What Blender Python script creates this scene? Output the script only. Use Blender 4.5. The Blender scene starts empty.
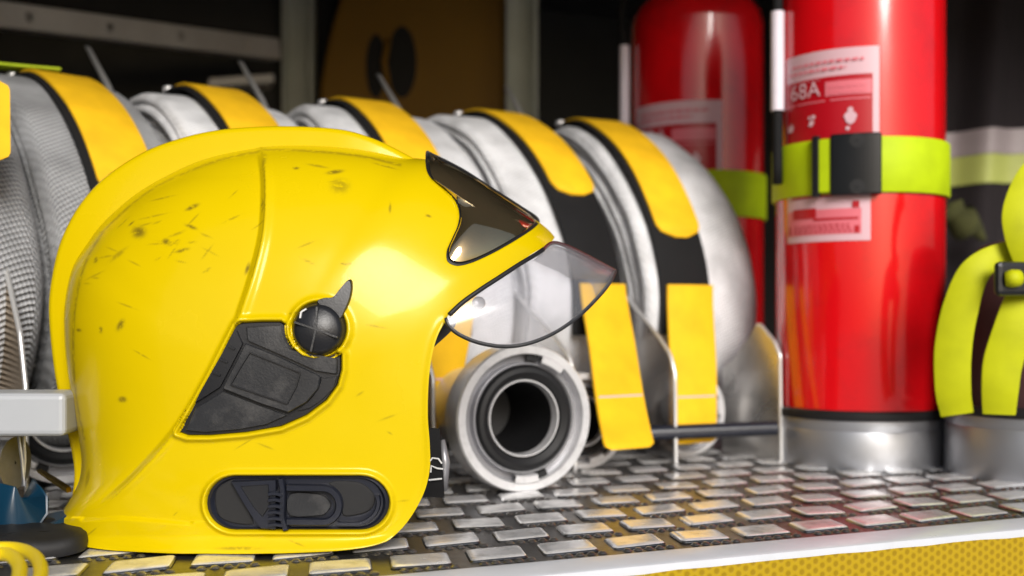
import bpy, bmesh, math, random
import numpy as np
from mathutils import Vector, Matrix

random.seed(7)
rng = np.random.default_rng(7)
scene = bpy.context.scene
COL = scene.collection
R = math.radians

# ------------------------------------------------------------------ camera constants
F = 1100.0            # focal length in pixels of the 1024 px frame
HY = 315.0            # horizon row
CH = 0.15             # camera height above the shelf


def at(px, py, Y):
    return Vector(((px - 512) / F * Y, Y, CH + (HY - py) / F * Y))


# ------------------------------------------------------------------ object helpers
def tag(o, label=None, cat=None, group=None, kind=None):
    if label: o['label'] = label
    if cat: o['category'] = cat
    if group: o['group'] = group
    if kind: o['kind'] = kind
    return o


def thing(name, label, cat, loc, group=None):
    o = bpy.data.objects.new(name, None)
    o.empty_display_size = 0.02
    COL.objects.link(o)
    o.location = loc
    o['origin'] = list(loc)
    return tag(o, label, cat, group)


def origin(o):
    v = Vector((0, 0, 0))
    while o is not None:
        v = v + o.location
        o = o.parent
    return v


def mesh_obj(name, verts, faces, mat, parent=None, smooth=True, sharp=35, uvs=None, loc=None):
    """verts in world coordinates; stored relative to the parent (or to loc)."""
    me = bpy.data.meshes.new(name)
    V = np.asarray(verts, dtype=np.float64).reshape(-1, 3)
    off = np.array(origin(parent)) if parent is not None else np.array(loc if loc is not None else (0, 0, 0))
    if parent is not None and loc is None:
        pass
    V = V - off
    if isinstance(faces, np.ndarray) and faces.ndim == 2:
        k = faces.shape[1]
        n = len(faces)
        me.vertices.add(len(V)); me.vertices.foreach_set('co', V.astype(np.float32).ravel())
        me.loops.add(n * k); me.loops.foreach_set('vertex_index', faces.astype(np.int32).ravel())
        me.polygons.add(n)
        me.polygons.foreach_set('loop_start', (np.arange(n) * k).astype(np.int32))
        me.update(calc_edges=True)
    else:
        me.from_pydata([tuple(v) for v in V], [], [tuple(int(i) for i in f) for f in faces])
    me.validate()
    if uvs is not None:
        uvl = me.uv_layers.new(name='UVMap')
        li = np.zeros(len(me.loops), dtype=np.int32)
        me.loops.foreach_get('vertex_index', li)
        uvl.data.foreach_set('uv', np.asarray(uvs, dtype=np.float32)[li].ravel())
    o = bpy.data.objects.new(name, me)
    COL.objects.link(o)
    if parent is not None:
        o.parent = parent
    elif loc is not None:
        o.location = loc
    if mat: me.materials.append(mat)
    if smooth:
        me.polygons.foreach_set('use_smooth', np.ones(len(me.polygons), dtype=bool))
        if sharp and sharp < 180:
            bm = bmesh.new(); bm.from_mesh(me)
            bmesh.ops.recalc_face_normals(bm, faces=bm.faces)
            lim = R(sharp)
            for e in bm.edges:
                if len(e.link_faces) == 2 and e.calc_face_angle(0) > lim:
                    e.smooth = False
            bm.to_mesh(me); bm.free()
    return o


def bevel(o, w=0.002, seg=2, ang=30):
    m = o.modifiers.new('bevel', 'BEVEL'); m.width = w; m.segments = seg
    m.limit_method = 'ANGLE'; m.angle_limit = R(ang); m.harden_normals = False
    return o


class MB:
    def __init__(s):
        s.v = []; s.f = []

    def add(s, v, f):
        b = len(s.v)
        s.v += [tuple(p) for p in v]
        s.f += [tuple(i + b for i in q) for q in f]
        return s

    def box(s, c, ax, ay, az):
        """centre and three half-axis vectors"""
        c, ax, ay, az = Vector(c), Vector(ax), Vector(ay), Vector(az)
        v = [c + i * ax + j * ay + k * az for i in (-1, 1) for j in (-1, 1) for k in (-1, 1)]
        f = [(0, 1, 3, 2), (4, 6, 7, 5), (0, 4, 5, 1), (2, 3, 7, 6), (0, 2, 6, 4), (1, 5, 7, 3)]
        return s.add(v, f)

    def prism(s, pts, d):
        """closed loop of world points extruded by vector d"""
        n = len(pts); d = Vector(d)
        v = [Vector(p) for p in pts] + [Vector(p) + d for p in pts]
        f = [tuple(range(n)), tuple(range(2 * n - 1, n - 1, -1))]
        f += [(i, i + n, (i + 1) % n + n, (i + 1) % n) for i in range(n)]
        return s.add(v, f)

    def lathe(s, prof, o, axis, seg=64, a0=0.0, a1=None, wob=None):
        """prof: list of (along, radius)"""
        axis = Vector(axis).normalized(); o = Vector(o)
        ux = axis.cross(Vector((0, 0, 1)))
        if ux.length < 1e-3: ux = Vector((1, 0, 0))
        ux.normalize(); uy = ux.cross(axis).normalized()
        closed = a1 is None
        n = seg if closed else seg + 1
        v = []
        for a, r in prof:
            for k in range(n):
                th = a0 + (2 * math.pi if closed else (a1 - a0)) * k / seg
                v.append(o + axis * a + (ux * math.cos(th) + uy * math.sin(th)) * r)
        f = []
        for i in range(len(prof) - 1):
            for k in range(seg):
                k2 = (k + 1) % n
                f.append((i * n + k, i * n + k2, (i + 1) * n + k2, (i + 1) * n + k))
        return s.add(v, f)

    def tube(s, pts, r, seg=10, closed=False):
        pts = [Vector(p) for p in pts]; n = len(pts)
        v = []
        up = None
        for i, p in enumerate(pts):
            a = pts[(i - 1) % n] if (closed or i > 0) else p
            b = pts[(i + 1) % n] if (closed or i < n - 1) else p
            t = (b - a).normalized()
            if up is None:
                up = t.orthogonal().normalized()
            up = (up - t * up.dot(t)).normalized()
            sd = t.cross(up)
            rr = r[i] if hasattr(r, '__len__') else r
            for k in range(seg):
                th = 2 * math.pi * k / seg
                v.append(p + (up * math.cos(th) + sd * math.sin(th)) * rr)
        f = []
        for i in range(n if closed else n - 1):
            j = (i + 1) % n
            for k in range(seg):
                k2 = (k + 1) % seg
                f.append((i * seg + k, i * seg + k2, j * seg + k2, j * seg + k))
        if not closed:
            f += [tuple(range(seg - 1, -1, -1)), tuple(range((n - 1) * seg, n * seg))]
        return s.add(v, f)

    def build(s, name, mat, parent=None, smooth=True, sharp=35, loc=None):
        return mesh_obj(name, s.v, s.f, mat, parent, smooth, sharp, loc=loc)


def spline(pts, n=8, closed=False):
    """Catmull-Rom resample of a list of tuples"""
    P = [np.array(p, float) for p in pts]
    out = []
    N = len(P)
    for i in range(N if closed else N - 1):
        p1, p2 = P[i], P[(i + 1) % N]
        p0 = P[(i - 1) % N] if (closed or i > 0) else 2 * p1 - p2
        p3 = P[(i + 2) % N] if (closed or i < N - 2) else 2 * p2 - p1
        for k in range(n):
            t = k / n
            out.append(0.5 * ((2 * p1) + (-p0 + p2) * t + (2 * p0 - 5 * p1 + 4 * p2 - p3) * t * t + (-p0 + 3 * p1 - 3 * p2 + p3) * t ** 3))
    if not closed: out.append(P[-1])
    return np.array(out)


def resample(P, n, closed=False):
    P = np.asarray(P, float)
    Q = np.vstack([P, P[:1]]) if closed else P
    d = np.r_[0, np.cumsum(np.linalg.norm(np.diff(Q, axis=0), axis=1))]
    s = np.linspace(0, d[-1], n, endpoint=not closed)
    return np.stack([np.interp(s, d, Q[:, i]) for i in range(Q.shape[1])], 1)


# ------------------------------------------------------------------ materials
def new_mat(name):
    m = bpy.data.materials.new(name); m.use_nodes = True
    nt = m.node_tree
    return m, nt, nt.nodes['Principled BSDF']


def N(nt, typ, **kw):
    n = nt.nodes.new(typ)
    for k, v in kw.items():
        if k.startswith('i_'):
            n.inputs[int(k[2:])].default_value = v
        else:
            setattr(n, k, v)
    return n


def mat(name, col, rough=0.5, metal=0.0, coat=0.0, noise=0.0, nscale=30, bump=0.0, bscale=200, spec=0.5, rvar=0.0, dirt=None, dscale=12, damount=0.5):
    m, nt, b = new_mat(name)
    b.inputs['Base Color'].default_value = (*col, 1)
    b.inputs['Roughness'].default_value = rough
    b.inputs['Metallic'].default_value = metal
    b.inputs['Coat Weight'].default_value = coat
    b.inputs['Coat Roughness'].default_value = 0.06
    b.inputs['Specular IOR Level'].default_value = spec
    L = nt.links.new
    tc = N(nt, 'ShaderNodeTexCoord')
    col_out = None
    if noise > 0:
        nz = N(nt, 'ShaderNodeTexNoise'); nz.inputs['Scale'].default_value = nscale; nz.inputs['Detail'].default_value = 5
        L(tc.outputs['Object'], nz.inputs['Vector'])
        mx = N(nt, 'ShaderNodeMix', data_type='RGBA')
        mx.inputs['A'].default_value = (*[c * (1 - noise) for c in col], 1)
        mx.inputs['B'].default_value = (*[min(1, c * (1 + noise)) for c in col], 1)
        L(nz.outputs['Fac'], mx.inputs['Factor'])
        col_out = mx.outputs['Result']
    if dirt is not None:
        nz2 = N(nt, 'ShaderNodeTexNoise'); nz2.inputs['Scale'].default_value = dscale; nz2.inputs['Detail'].default_value = 8
        nz2.inputs['Roughness'].default_value = 0.7
        L(tc.outputs['Object'], nz2.inputs['Vector'])
        rp = N(nt, 'ShaderNodeMapRange'); rp.inputs['From Min'].default_value = 0.5; rp.inputs['From Max'].default_value = 0.75
        rp.inputs['To Max'].default_value = damount
        L(nz2.outputs['Fac'], rp.inputs['Value'])
        mx2 = N(nt, 'ShaderNodeMix', data_type='RGBA')
        if col_out: L(col_out, mx2.inputs['A'])
        else: mx2.inputs['A'].default_value = (*col, 1)
        mx2.inputs['B'].default_value = (*dirt, 1)
        L(rp.outputs['Result'], mx2.inputs['Factor'])
        col_out = mx2.outputs['Result']
    if col_out: L(col_out, b.inputs['Base Color'])
    if rvar > 0:
        nz3 = N(nt, 'ShaderNodeTexNoise'); nz3.inputs['Scale'].default_value = 25; nz3.inputs['Detail'].default_value = 6
        L(tc.outputs['Object'], nz3.inputs['Vector'])
        rp3 = N(nt, 'ShaderNodeMapRange'); rp3.inputs['To Min'].default_value = max(0.02, rough - rvar); rp3.inputs['To Max'].default_value = rough + rvar
        L(nz3.outputs['Fac'], rp3.inputs['Value']); L(rp3.outputs['Result'], b.inputs['Roughness'])
    if bump > 0:
        nb = N(nt, 'ShaderNodeTexNoise'); nb.inputs['Scale'].default_value = bscale; nb.inputs['Detail'].default_value = 4
        L(tc.outputs['Object'], nb.inputs['Vector'])
        bp = N(nt, 'ShaderNodeBump'); bp.inputs['Strength'].default_value = bump; bp.inputs['Distance'].default_value = 0.001
        L(nb.outputs['Fac'], bp.inputs['Height']); L(bp.outputs['Normal'], b.inputs['Normal'])
    return m


YEL = (0.62, 0.462, 0.001)


def helmet_paint():
    m, nt, b = new_mat('helmet_paint'); L = nt.links.new
    tc = N(nt, 'ShaderNodeTexCoord')
    at_ = N(nt, 'ShaderNodeAttribute', attribute_name='scuff_shade')
    nz = N(nt, 'ShaderNodeTexNoise'); nz.inputs['Scale'].default_value = 260; nz.inputs['Detail'].default_value = 6
    L(tc.outputs['Object'], nz.inputs['Vector'])
    mul = N(nt, 'ShaderNodeMath', operation='MULTIPLY')
    mr = N(nt, 'ShaderNodeMapRange'); mr.inputs['From Min'].default_value = 0.30; mr.inputs['From Max'].default_value = 0.50
    L(nz.outputs['Fac'], mr.inputs['Value'])
    L(at_.outputs['Fac'], mul.inputs[0]); L(mr.outputs['Result'], mul.inputs[1])
    nl = N(nt, 'ShaderNodeTexNoise'); nl.inputs['Scale'].default_value = 14; nl.inputs['Detail'].default_value = 7
    L(tc.outputs['Object'], nl.inputs['Vector'])
    mv = N(nt, 'ShaderNodeMix', data_type='RGBA')
    mv.inputs['A'].default_value = (YEL[0] * 0.94, YEL[1] * 0.92, YEL[2], 1)
    mv.inputs['B'].default_value = (*YEL, 1)
    L(nl.outputs['Fac'], mv.inputs['Factor'])
    mx = N(nt, 'ShaderNodeMix', data_type='RGBA')
    L(mv.outputs['Result'], mx.inputs['A'])
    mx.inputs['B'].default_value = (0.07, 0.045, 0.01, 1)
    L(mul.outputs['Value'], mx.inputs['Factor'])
    L(mx.outputs['Result'], b.inputs['Base Color'])
    rr = N(nt, 'ShaderNodeMapRange'); rr.inputs['From Min'].default_value = 0.35; rr.inputs['From Max'].default_value = 0.7
    rr.inputs['To Min'].default_value = 0.17; rr.inputs['To Max'].default_value = 0.3
    L(nl.outputs['Fac'], rr.inputs['Value']); L(rr.outputs['Result'], b.inputs['Roughness'])
    b.inputs['Coat Weight'].default_value = 0.12; b.inputs['Coat Roughness'].default_value = 0.05
    b.inputs['Specular IOR Level'].default_value = 0.32; b.inputs['Specular Tint'].default_value = (1, 0.93, 0.6, 1)
    nb = N(nt, 'ShaderNodeTexNoise'); nb.inputs['Scale'].default_value = 35; nb.inputs['Detail'].default_value = 3
    L(tc.outputs['Object'], nb.inputs['Vector'])
    bp = N(nt, 'ShaderNodeBump'); bp.inputs['Strength'].default_value = 0.05; bp.inputs['Distance'].default_value = 0.003
    L(nb.outputs['Fac'], bp.inputs['Height']); L(bp.outputs['Normal'], b.inputs['Normal'])
    return m


def hose_fabric(name, col, strength=0.6, rib=0.0042):
    m, nt, b = new_mat(name); L = nt.links.new
    uv = N(nt, 'ShaderNodeUVMap', uv_map='UVMap')
    sx = N(nt, 'ShaderNodeSeparateXYZ'); L(uv.outputs['UV'], sx.inputs[0])

    def wave(a, bb, per):
        m1 = N(nt, 'ShaderNodeMath', operation='MULTIPLY'); m1.inputs[1].default_value = a * 2 * math.pi / per
        m2 = N(nt, 'ShaderNodeMath', operation='MULTIPLY'); m2.inputs[1].default_value = bb * 2 * math.pi / per
        L(sx.outputs['X'], m1.inputs[0]); L(sx.outputs['Y'], m2.inputs[0])
        ad = N(nt, 'ShaderNodeMath', operation='ADD'); L(m1.outputs[0], ad.inputs[0]); L(m2.outputs[0], ad.inputs[1])
        sn = N(nt, 'ShaderNodeMath', operation='SINE'); L(ad.outputs[0], sn.inputs[0])
        return sn
    w1 = wave(1, 0.55, rib); w2 = wave(-0.35, 1, rib * 0.8)
    mm = N(nt, 'ShaderNodeMath', operation='MULTIPLY_ADD'); L(w2.outputs[0], mm.inputs[0]); mm.inputs[1].default_value = 0.45
    L(w1.outputs[0], mm.inputs[2])
    nz = N(nt, 'ShaderNodeTexNoise'); nz.inputs['Scale'].default_value = 22; nz.inputs['Detail'].default_value = 7
    tc = N(nt, 'ShaderNodeTexCoord'); L(tc.outputs['Object'], nz.inputs['Vector'])
    mr = N(nt, 'ShaderNodeMapRange'); mr.inputs['From Min'].default_value = -1.2; mr.inputs['From Max'].default_value = 0.6
    mr.inputs['To Min'].default_value = 1 - 0.55 * strength
    L(mm.outputs[0], mr.inputs['Value'])
    mr2 = N(nt, 'ShaderNodeMapRange'); mr2.inputs['From Min'].default_value = 0.35; mr2.inputs['From Max'].default_value = 0.62
    mr2.inputs['To Min'].default_value = 0.66
    L(nz.outputs['Fac'], mr2.inputs['Value'])
    ml = N(nt, 'ShaderNodeMath', operation='MULTIPLY'); L(mr.outputs['Result'], ml.inputs[0]); L(mr2.outputs['Result'], ml.inputs[1])
    mx = N(nt, 'ShaderNodeMix', data_type='RGBA'); mx.inputs['A'].default_value = (0.03, 0.03, 0.03, 1); mx.inputs['B'].default_value = (*col, 1)
    L(ml.outputs[0], mx.inputs['Factor']); L(mx.outputs['Result'], b.inputs['Base Color'])
    b.inputs['Roughness'].default_value = 0.72
    bp = N(nt, 'ShaderNodeBump'); bp.inputs['Strength'].default_value = strength; bp.inputs['Distance'].default_value = 0.0012
    L(mm.outputs[0], bp.inputs['Height']); L(bp.outputs['Normal'], b.inputs['Normal'])
    return m


def webbing(name, col, rough=0.7, per=0.0016, noise=0.17):
    m, nt, b = new_mat(name); L = nt.links.new
    tc = N(nt, 'ShaderNodeTexCoord')
    w1 = N(nt, 'ShaderNodeTexWave', wave_type='BANDS', bands_direction='Z'); w1.inputs['Scale'].default_value = 1 / per / 20 * 6.28 / 2
    L(tc.outputs['Object'], w1.inputs['Vector'])
    nz = N(nt, 'ShaderNodeTexNoise'); nz.inputs['Scale'].default_value = 30; nz.inputs['Detail'].default_value = 8
    L(tc.outputs['Object'], nz.inputs['Vector'])
    mx = N(nt, 'ShaderNodeMix', data_type='RGBA')
    mx.inputs['A'].default_value = (*[c * (1 - 2 * noise) for c in col], 1); mx.inputs['B'].default_value = (*[min(1, c * (1 + noise)) for c in col], 1)
    L(nz.outputs['Fac'], mx.inputs['Factor']); L(mx.outputs['Result'], b.inputs['Base Color'])
    b.inputs['Roughness'].default_value = rough
    b.inputs['Sheen Weight'].default_value = 0.0
    b.inputs['Specular IOR Level'].default_value = 0.25
    bp = N(nt, 'ShaderNodeBump'); bp.inputs['Strength'].default_value = 0.12; bp.inputs['Distance'].default_value = 0.0003
    L(w1.outputs['Fac'], bp.inputs['Height']); L(bp.outputs['Normal'], b.inputs['Normal'])
    return m


def glass_mat(name, tint, gl=0.06, rough=0.04, dust=0.1):
    m, nt, b = new_mat(name); L = nt.links.new
    nt.nodes.remove(b)
    out = nt.nodes['Material Output']
    tr = N(nt, 'ShaderNodeBsdfTransparent'); tr.inputs[0].default_value = (*tint, 1)
    g = N(nt, 'ShaderNodeBsdfGlossy'); g.inputs['Roughness'].default_value = rough
    df = N(nt, 'ShaderNodeBsdfDiffuse'); df.inputs[0].default_value = (0.7, 0.7, 0.74, 1)
    fr = N(nt, 'ShaderNodeLayerWeight'); fr.inputs['Blend'].default_value = 0.22
    mr = N(nt, 'ShaderNodeMapRange'); mr.inputs['To Min'].default_value = gl; mr.inputs['To Max'].default_value = 0.7
    L(fr.outputs['Fresnel'], mr.inputs['Value'])
    m1 = N(nt, 'ShaderNodeMixShader'); L(mr.outputs['Result'], m1.inputs[0]); L(tr.outputs[0], m1.inputs[1]); L(g.outputs[0], m1.inputs[2])
    tc = N(nt, 'ShaderNodeTexCoord'); nz = N(nt, 'ShaderNodeTexNoise'); nz.inputs['Scale'].default_value = 18; nz.inputs['Detail'].default_value = 8
    L(tc.outputs['Object'], nz.inputs['Vector'])
    mr2 = N(nt, 'ShaderNodeMapRange'); mr2.inputs['From Min'].default_value = 0.3; mr2.inputs['From Max'].default_value = 0.75; mr2.inputs['To Min'].default_value = dust * 0.6; mr2.inputs['To Max'].default_value = dust * 1.5
    L(nz.outputs['Fac'], mr2.inputs['Value'])
    m2 = N(nt, 'ShaderNodeMixShader'); L(mr2.outputs['Result'], m2.inputs[0]); L(m1.outputs[0], m2.inputs[1]); L(df.outputs[0], m2.inputs[2])
    L(m2.outputs[0], out.inputs['Surface'])
    return m


def tape_mat():
    m, nt, b = new_mat('reflective_tape'); L = nt.links.new
    tc = N(nt, 'ShaderNodeTexCoord')
    sx = N(nt, 'ShaderNodeSeparateXYZ'); L(tc.outputs['UV'], sx.inputs[0])
    k = 2 * math.pi / 0.0052
    terms = []
    for a in (0, 60, 120):
        ax, ay = math.cos(R(a)) * k, math.sin(R(a)) * k
        m1 = N(nt, 'ShaderNodeMath', operation='MULTIPLY'); m1.inputs[1].default_value = ax; L(sx.outputs['X'], m1.inputs[0])
        m2 = N(nt, 'ShaderNodeMath', operation='MULTIPLY'); m2.inputs[1].default_value = ay; L(sx.outputs['Y'], m2.inputs[0])
        ad = N(nt, 'ShaderNodeMath', operation='ADD'); L(m1.outputs[0], ad.inputs[0]); L(m2.outputs[0], ad.inputs[1])
        cs = N(nt, 'ShaderNodeMath', operation='COSINE'); L(ad.outputs[0], cs.inputs[0]); terms.append(cs)
    s1 = N(nt, 'ShaderNodeMath', operation='ADD'); L(terms[0].outputs[0], s1.inputs[0]); L(terms[1].outputs[0], s1.inputs[1])
    s2 = N(nt, 'ShaderNodeMath', operation='ADD'); L(s1.outputs[0], s2.inputs[0]); L(terms[2].outputs[0], s2.inputs[1])
    mr = N(nt, 'ShaderNodeMapRange'); mr.inputs['From Min'].default_value = -0.9; mr.inputs['From Max'].default_value = 1.6
    L(s2.outputs[0], mr.inputs['Value'])
    mx = N(nt, 'ShaderNodeMix', data_type='RGBA'); mx.inputs['A'].default_value = (0.44, 0.29, 0.006, 1); mx.inputs['B'].default_value = (0.31, 0.195, 0.003, 1)
    L(mr.outputs['Result'], mx.inputs['Factor'])
    L(mx.outputs['Result'], b.inputs['Base Color'])
    b.inputs['Roughness'].default_value = 0.3; b.inputs['Coat Weight'].default_value = 0.4
    bp = N(nt, 'ShaderNodeBump'); bp.inputs['Strength'].default_value = 0.3; bp.inputs['Distance'].default_value = 0.0006
    L(mr.outputs['Result'], bp.inputs['Height']); L(bp.outputs['Normal'], b.inputs['Normal'])
    return m


M = {}
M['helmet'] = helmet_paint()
M['plastic'] = mat('black_plastic', (0.012, 0.0125, 0.015), 0.34, spec=0.45, noise=0.25, nscale=60, bump=0.12, bscale=900, rvar=0.1)
M['plastic2'] = mat('black_plastic_worn', (0.020, 0.021, 0.024), 0.36, spec=0.45, noise=0.3, nscale=50, bump=0.15, bscale=700, rvar=0.1, dirt=(0.16, 0.155, 0.15), dscale=40, damount=0.35)
M['navy'] = mat('dark_navy_plastic', (0.012, 0.014, 0.023), 0.3, spec=0.45, noise=0.2, nscale=60, bump=0.08, bscale=600, rvar=0.08)
M['rubber'] = mat('black_rubber', (0.008, 0.008, 0.009), 0.55, spec=0.4, noise=0.2, bump=0.1)
M['liner'] = mat('helmet_liner', (0.012, 0.012, 0.013), 0.8)
M['gold'] = mat('gold_mirror', (0.60, 0.47, 0.27), 0.055, 0.95, noise=0.3, nscale=30, coat=0.4, bump=0.15, bscale=45)
M['visor'] = glass_mat('clear_visor', (0.90, 0.90, 0.925), 0.03, 0.16, 0.08)
M['visor_rim'] = mat('visor_edge', (0.10, 0.02, 0.02), 0.25)
M['alu'] = mat('cast_aluminium', (0.62, 0.62, 0.63), 0.33, 0.9, noise=0.1, nscale=40, bump=0.06, bscale=300, rvar=0.1, dirt=(0.25, 0.24, 0.23), dscale=30, damount=0.5)
M['coupling'] = mat('coupling_aluminium', (0.80, 0.80, 0.82), 0.34, 0.55, noise=0.08, nscale=60, bump=0.06, bscale=300, rvar=0.1, dirt=(0.3, 0.3, 0.3), dscale=35, damount=0.5)
M['coupling_dark'] = mat('coupling_recess', (0.30, 0.30, 0.32), 0.4, 0.5, noise=0.2, nscale=60, rvar=0.1)
M['steel'] = glass_mat('smoked_sheet', (0.62, 0.57, 0.52), 0.10, 0.05, 0.03)
M['bronze'] = mat('bronzed_sheet', (0.30, 0.20, 0.09), 0.18, 1.0, noise=0.5, nscale=30, bump=0.3, bscale=20)
M['steel2'] = mat('polished_steel', (0.62, 0.61, 0.60), 0.3, 0.8, noise=0.45, nscale=22, bump=0.5, bscale=22, rvar=0.15)
M['steel_edge'] = mat('cut_steel_edge', (0.8, 0.8, 0.8), 0.35, 0.7)
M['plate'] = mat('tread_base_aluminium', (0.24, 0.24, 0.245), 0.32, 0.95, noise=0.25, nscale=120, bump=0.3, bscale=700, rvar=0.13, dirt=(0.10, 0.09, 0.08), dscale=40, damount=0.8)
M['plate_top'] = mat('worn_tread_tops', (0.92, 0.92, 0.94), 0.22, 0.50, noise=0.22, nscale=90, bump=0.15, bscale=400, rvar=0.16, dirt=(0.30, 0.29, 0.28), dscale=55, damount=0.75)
M['plate_stud'] = mat('pressed_studs', (0.34, 0.33, 0.32), 0.33, 0.9, noise=0.4, nscale=150, rvar=0.12, dirt=(0.08, 0.07, 0.06), dscale=60, damount=0.9)
M['trim'] = mat('edge_trim_paint', (0.56, 0.58, 0.62), 0.3, 0.0, noise=0.08, nscale=30, rvar=0.08, dirt=(0.45, 0.45, 0.46), dscale=20, damount=0.35)
M['tape'] = tape_mat()
M['hose_white'] = hose_fabric('white_hose_fabric', (0.82, 0.83, 0.86), 0.45, 0.0046)
M['hose_grey_shaded'] = hose_fabric('shaded_grey_hose_fabric', (0.50, 0.51, 0.53), 0.9, 0.0052)  # ribbed grey, base darkened further to paint the dim left end
M['strap'] = webbing('yellow_webbing', (0.88, 0.50, 0.010))
M['black_web'] = webbing('black_webbing', (0.008, 0.008, 0.009), 0.8)
M['neon'] = webbing('neon_webbing', (0.50, 0.66, 0.004), 0.6)
M['neon_yellow'] = webbing('neon_yellow_webbing', (0.50, 0.53, 0.003), 0.6)
M['red'] = mat('red_paint', (0.68, 0.004, 0.008), 0.16, 0.0, coat=0.6, noise=0.08, nscale=8, bump=0.03, bscale=25, rvar=0.05, dirt=(0.30, 0.01, 0.012), dscale=18, damount=0.45)
M['label_white'] = mat('label_print', (0.66, 0.42, 0.47), 0.35, noise=0.05)
M['label_red'] = mat('label_red', (0.42, 0.004, 0.012), 0.3)
M['label_pink'] = mat('label_pink', (0.70, 0.16, 0.20), 0.35)
M['sleeve'] = mat('white_sleeve', (0.72, 0.66, 0.74), 0.5, noise=0.1)
M['maroon'] = mat('maroon_fabric', (0.045, 0.012, 0.014), 0.85, noise=0.3, nscale=40, bump=0.3, bscale=300)
M['dark_sheet'] = mat('dark_sheet', (0.011, 0.007, 0.009), 0.9, noise=0.4, nscale=14, bump=0.4, bscale=160)
M['grey_reflection'] = mat('grey_reflection_paint', (0.34, 0.29, 0.30), 0.5, noise=0.1)
M['lime_reflection'] = mat('lime_reflection', (0.42, 0.46, 0.12), 0.6, noise=0.1)
M['wall'] = mat('compartment_wall', (0.012, 0.0125, 0.0125), 0.5, 0.0, noise=0.4, nscale=6, rvar=0.1)
M['rail'] = mat('rail_aluminium', (0.80, 0.76, 0.74), 0.5, 0.2, noise=0.35, nscale=12, rvar=0.1)
M['post'] = mat('post_aluminium', (0.68, 0.72, 0.66), 0.6, 0.1, noise=0.2, nscale=12)
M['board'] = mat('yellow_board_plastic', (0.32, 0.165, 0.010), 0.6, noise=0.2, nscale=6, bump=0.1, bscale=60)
M['white_plastic'] = mat('white_nylon', (0.36, 0.38, 0.41), 0.4, noise=0.08)
M['blue'] = mat('blue_plastic', (0.002, 0.026, 0.055), 0.3, noise=0.2, nscale=20)
M['cord'] = mat('yellow_cord', (0.75, 0.56, 0.006), 0.45, bump=0.4, bscale=500)
M['asphalt'] = mat('asphalt', (0.16, 0.16, 0.16), 0.9, noise=0.3, nscale=3)
M['white_mark'] = mat('white_mark', (0.6, 0.6, 0.6), 0.6)

# ------------------------------------------------------------------ shelf frame
e = Vector((0.906, 0.423, 0)).normalized()
n = Vector((-e.y, e.x, 0))
UP = Vector((0, 0, 1))
C5 = Vector((0.096, 1.36, 0))


def E(t, m, z):
    return C5 + e * t + n * m + UP * z


def inv(p):
    d = Vector((p[0], p[1], 0)) - C5
    return d.dot(e), d.dot(n)


er, nr_ = e, n                            # direction of the hose row
e = Vector((math.sin(R(68.2)), math.cos(R(68.2)), 0)); n = Vector((-e.y, e.x, 0))
M_EDGE = inv((0.3515, 0.7600))[1]           # front edge of the shelf
M_TRIM = M_EDGE + 0.031                  # where the tread pattern stops
M_BACK = 0.80
T0, T1 = -0.87, 1.25

# ------------------------------------------------------------------ shelf: tread plate, trim, tape
shelf = thing('shelf_floor', None, None, E(0, M_EDGE, 0)); shelf['kind'] = 'structure'


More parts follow.
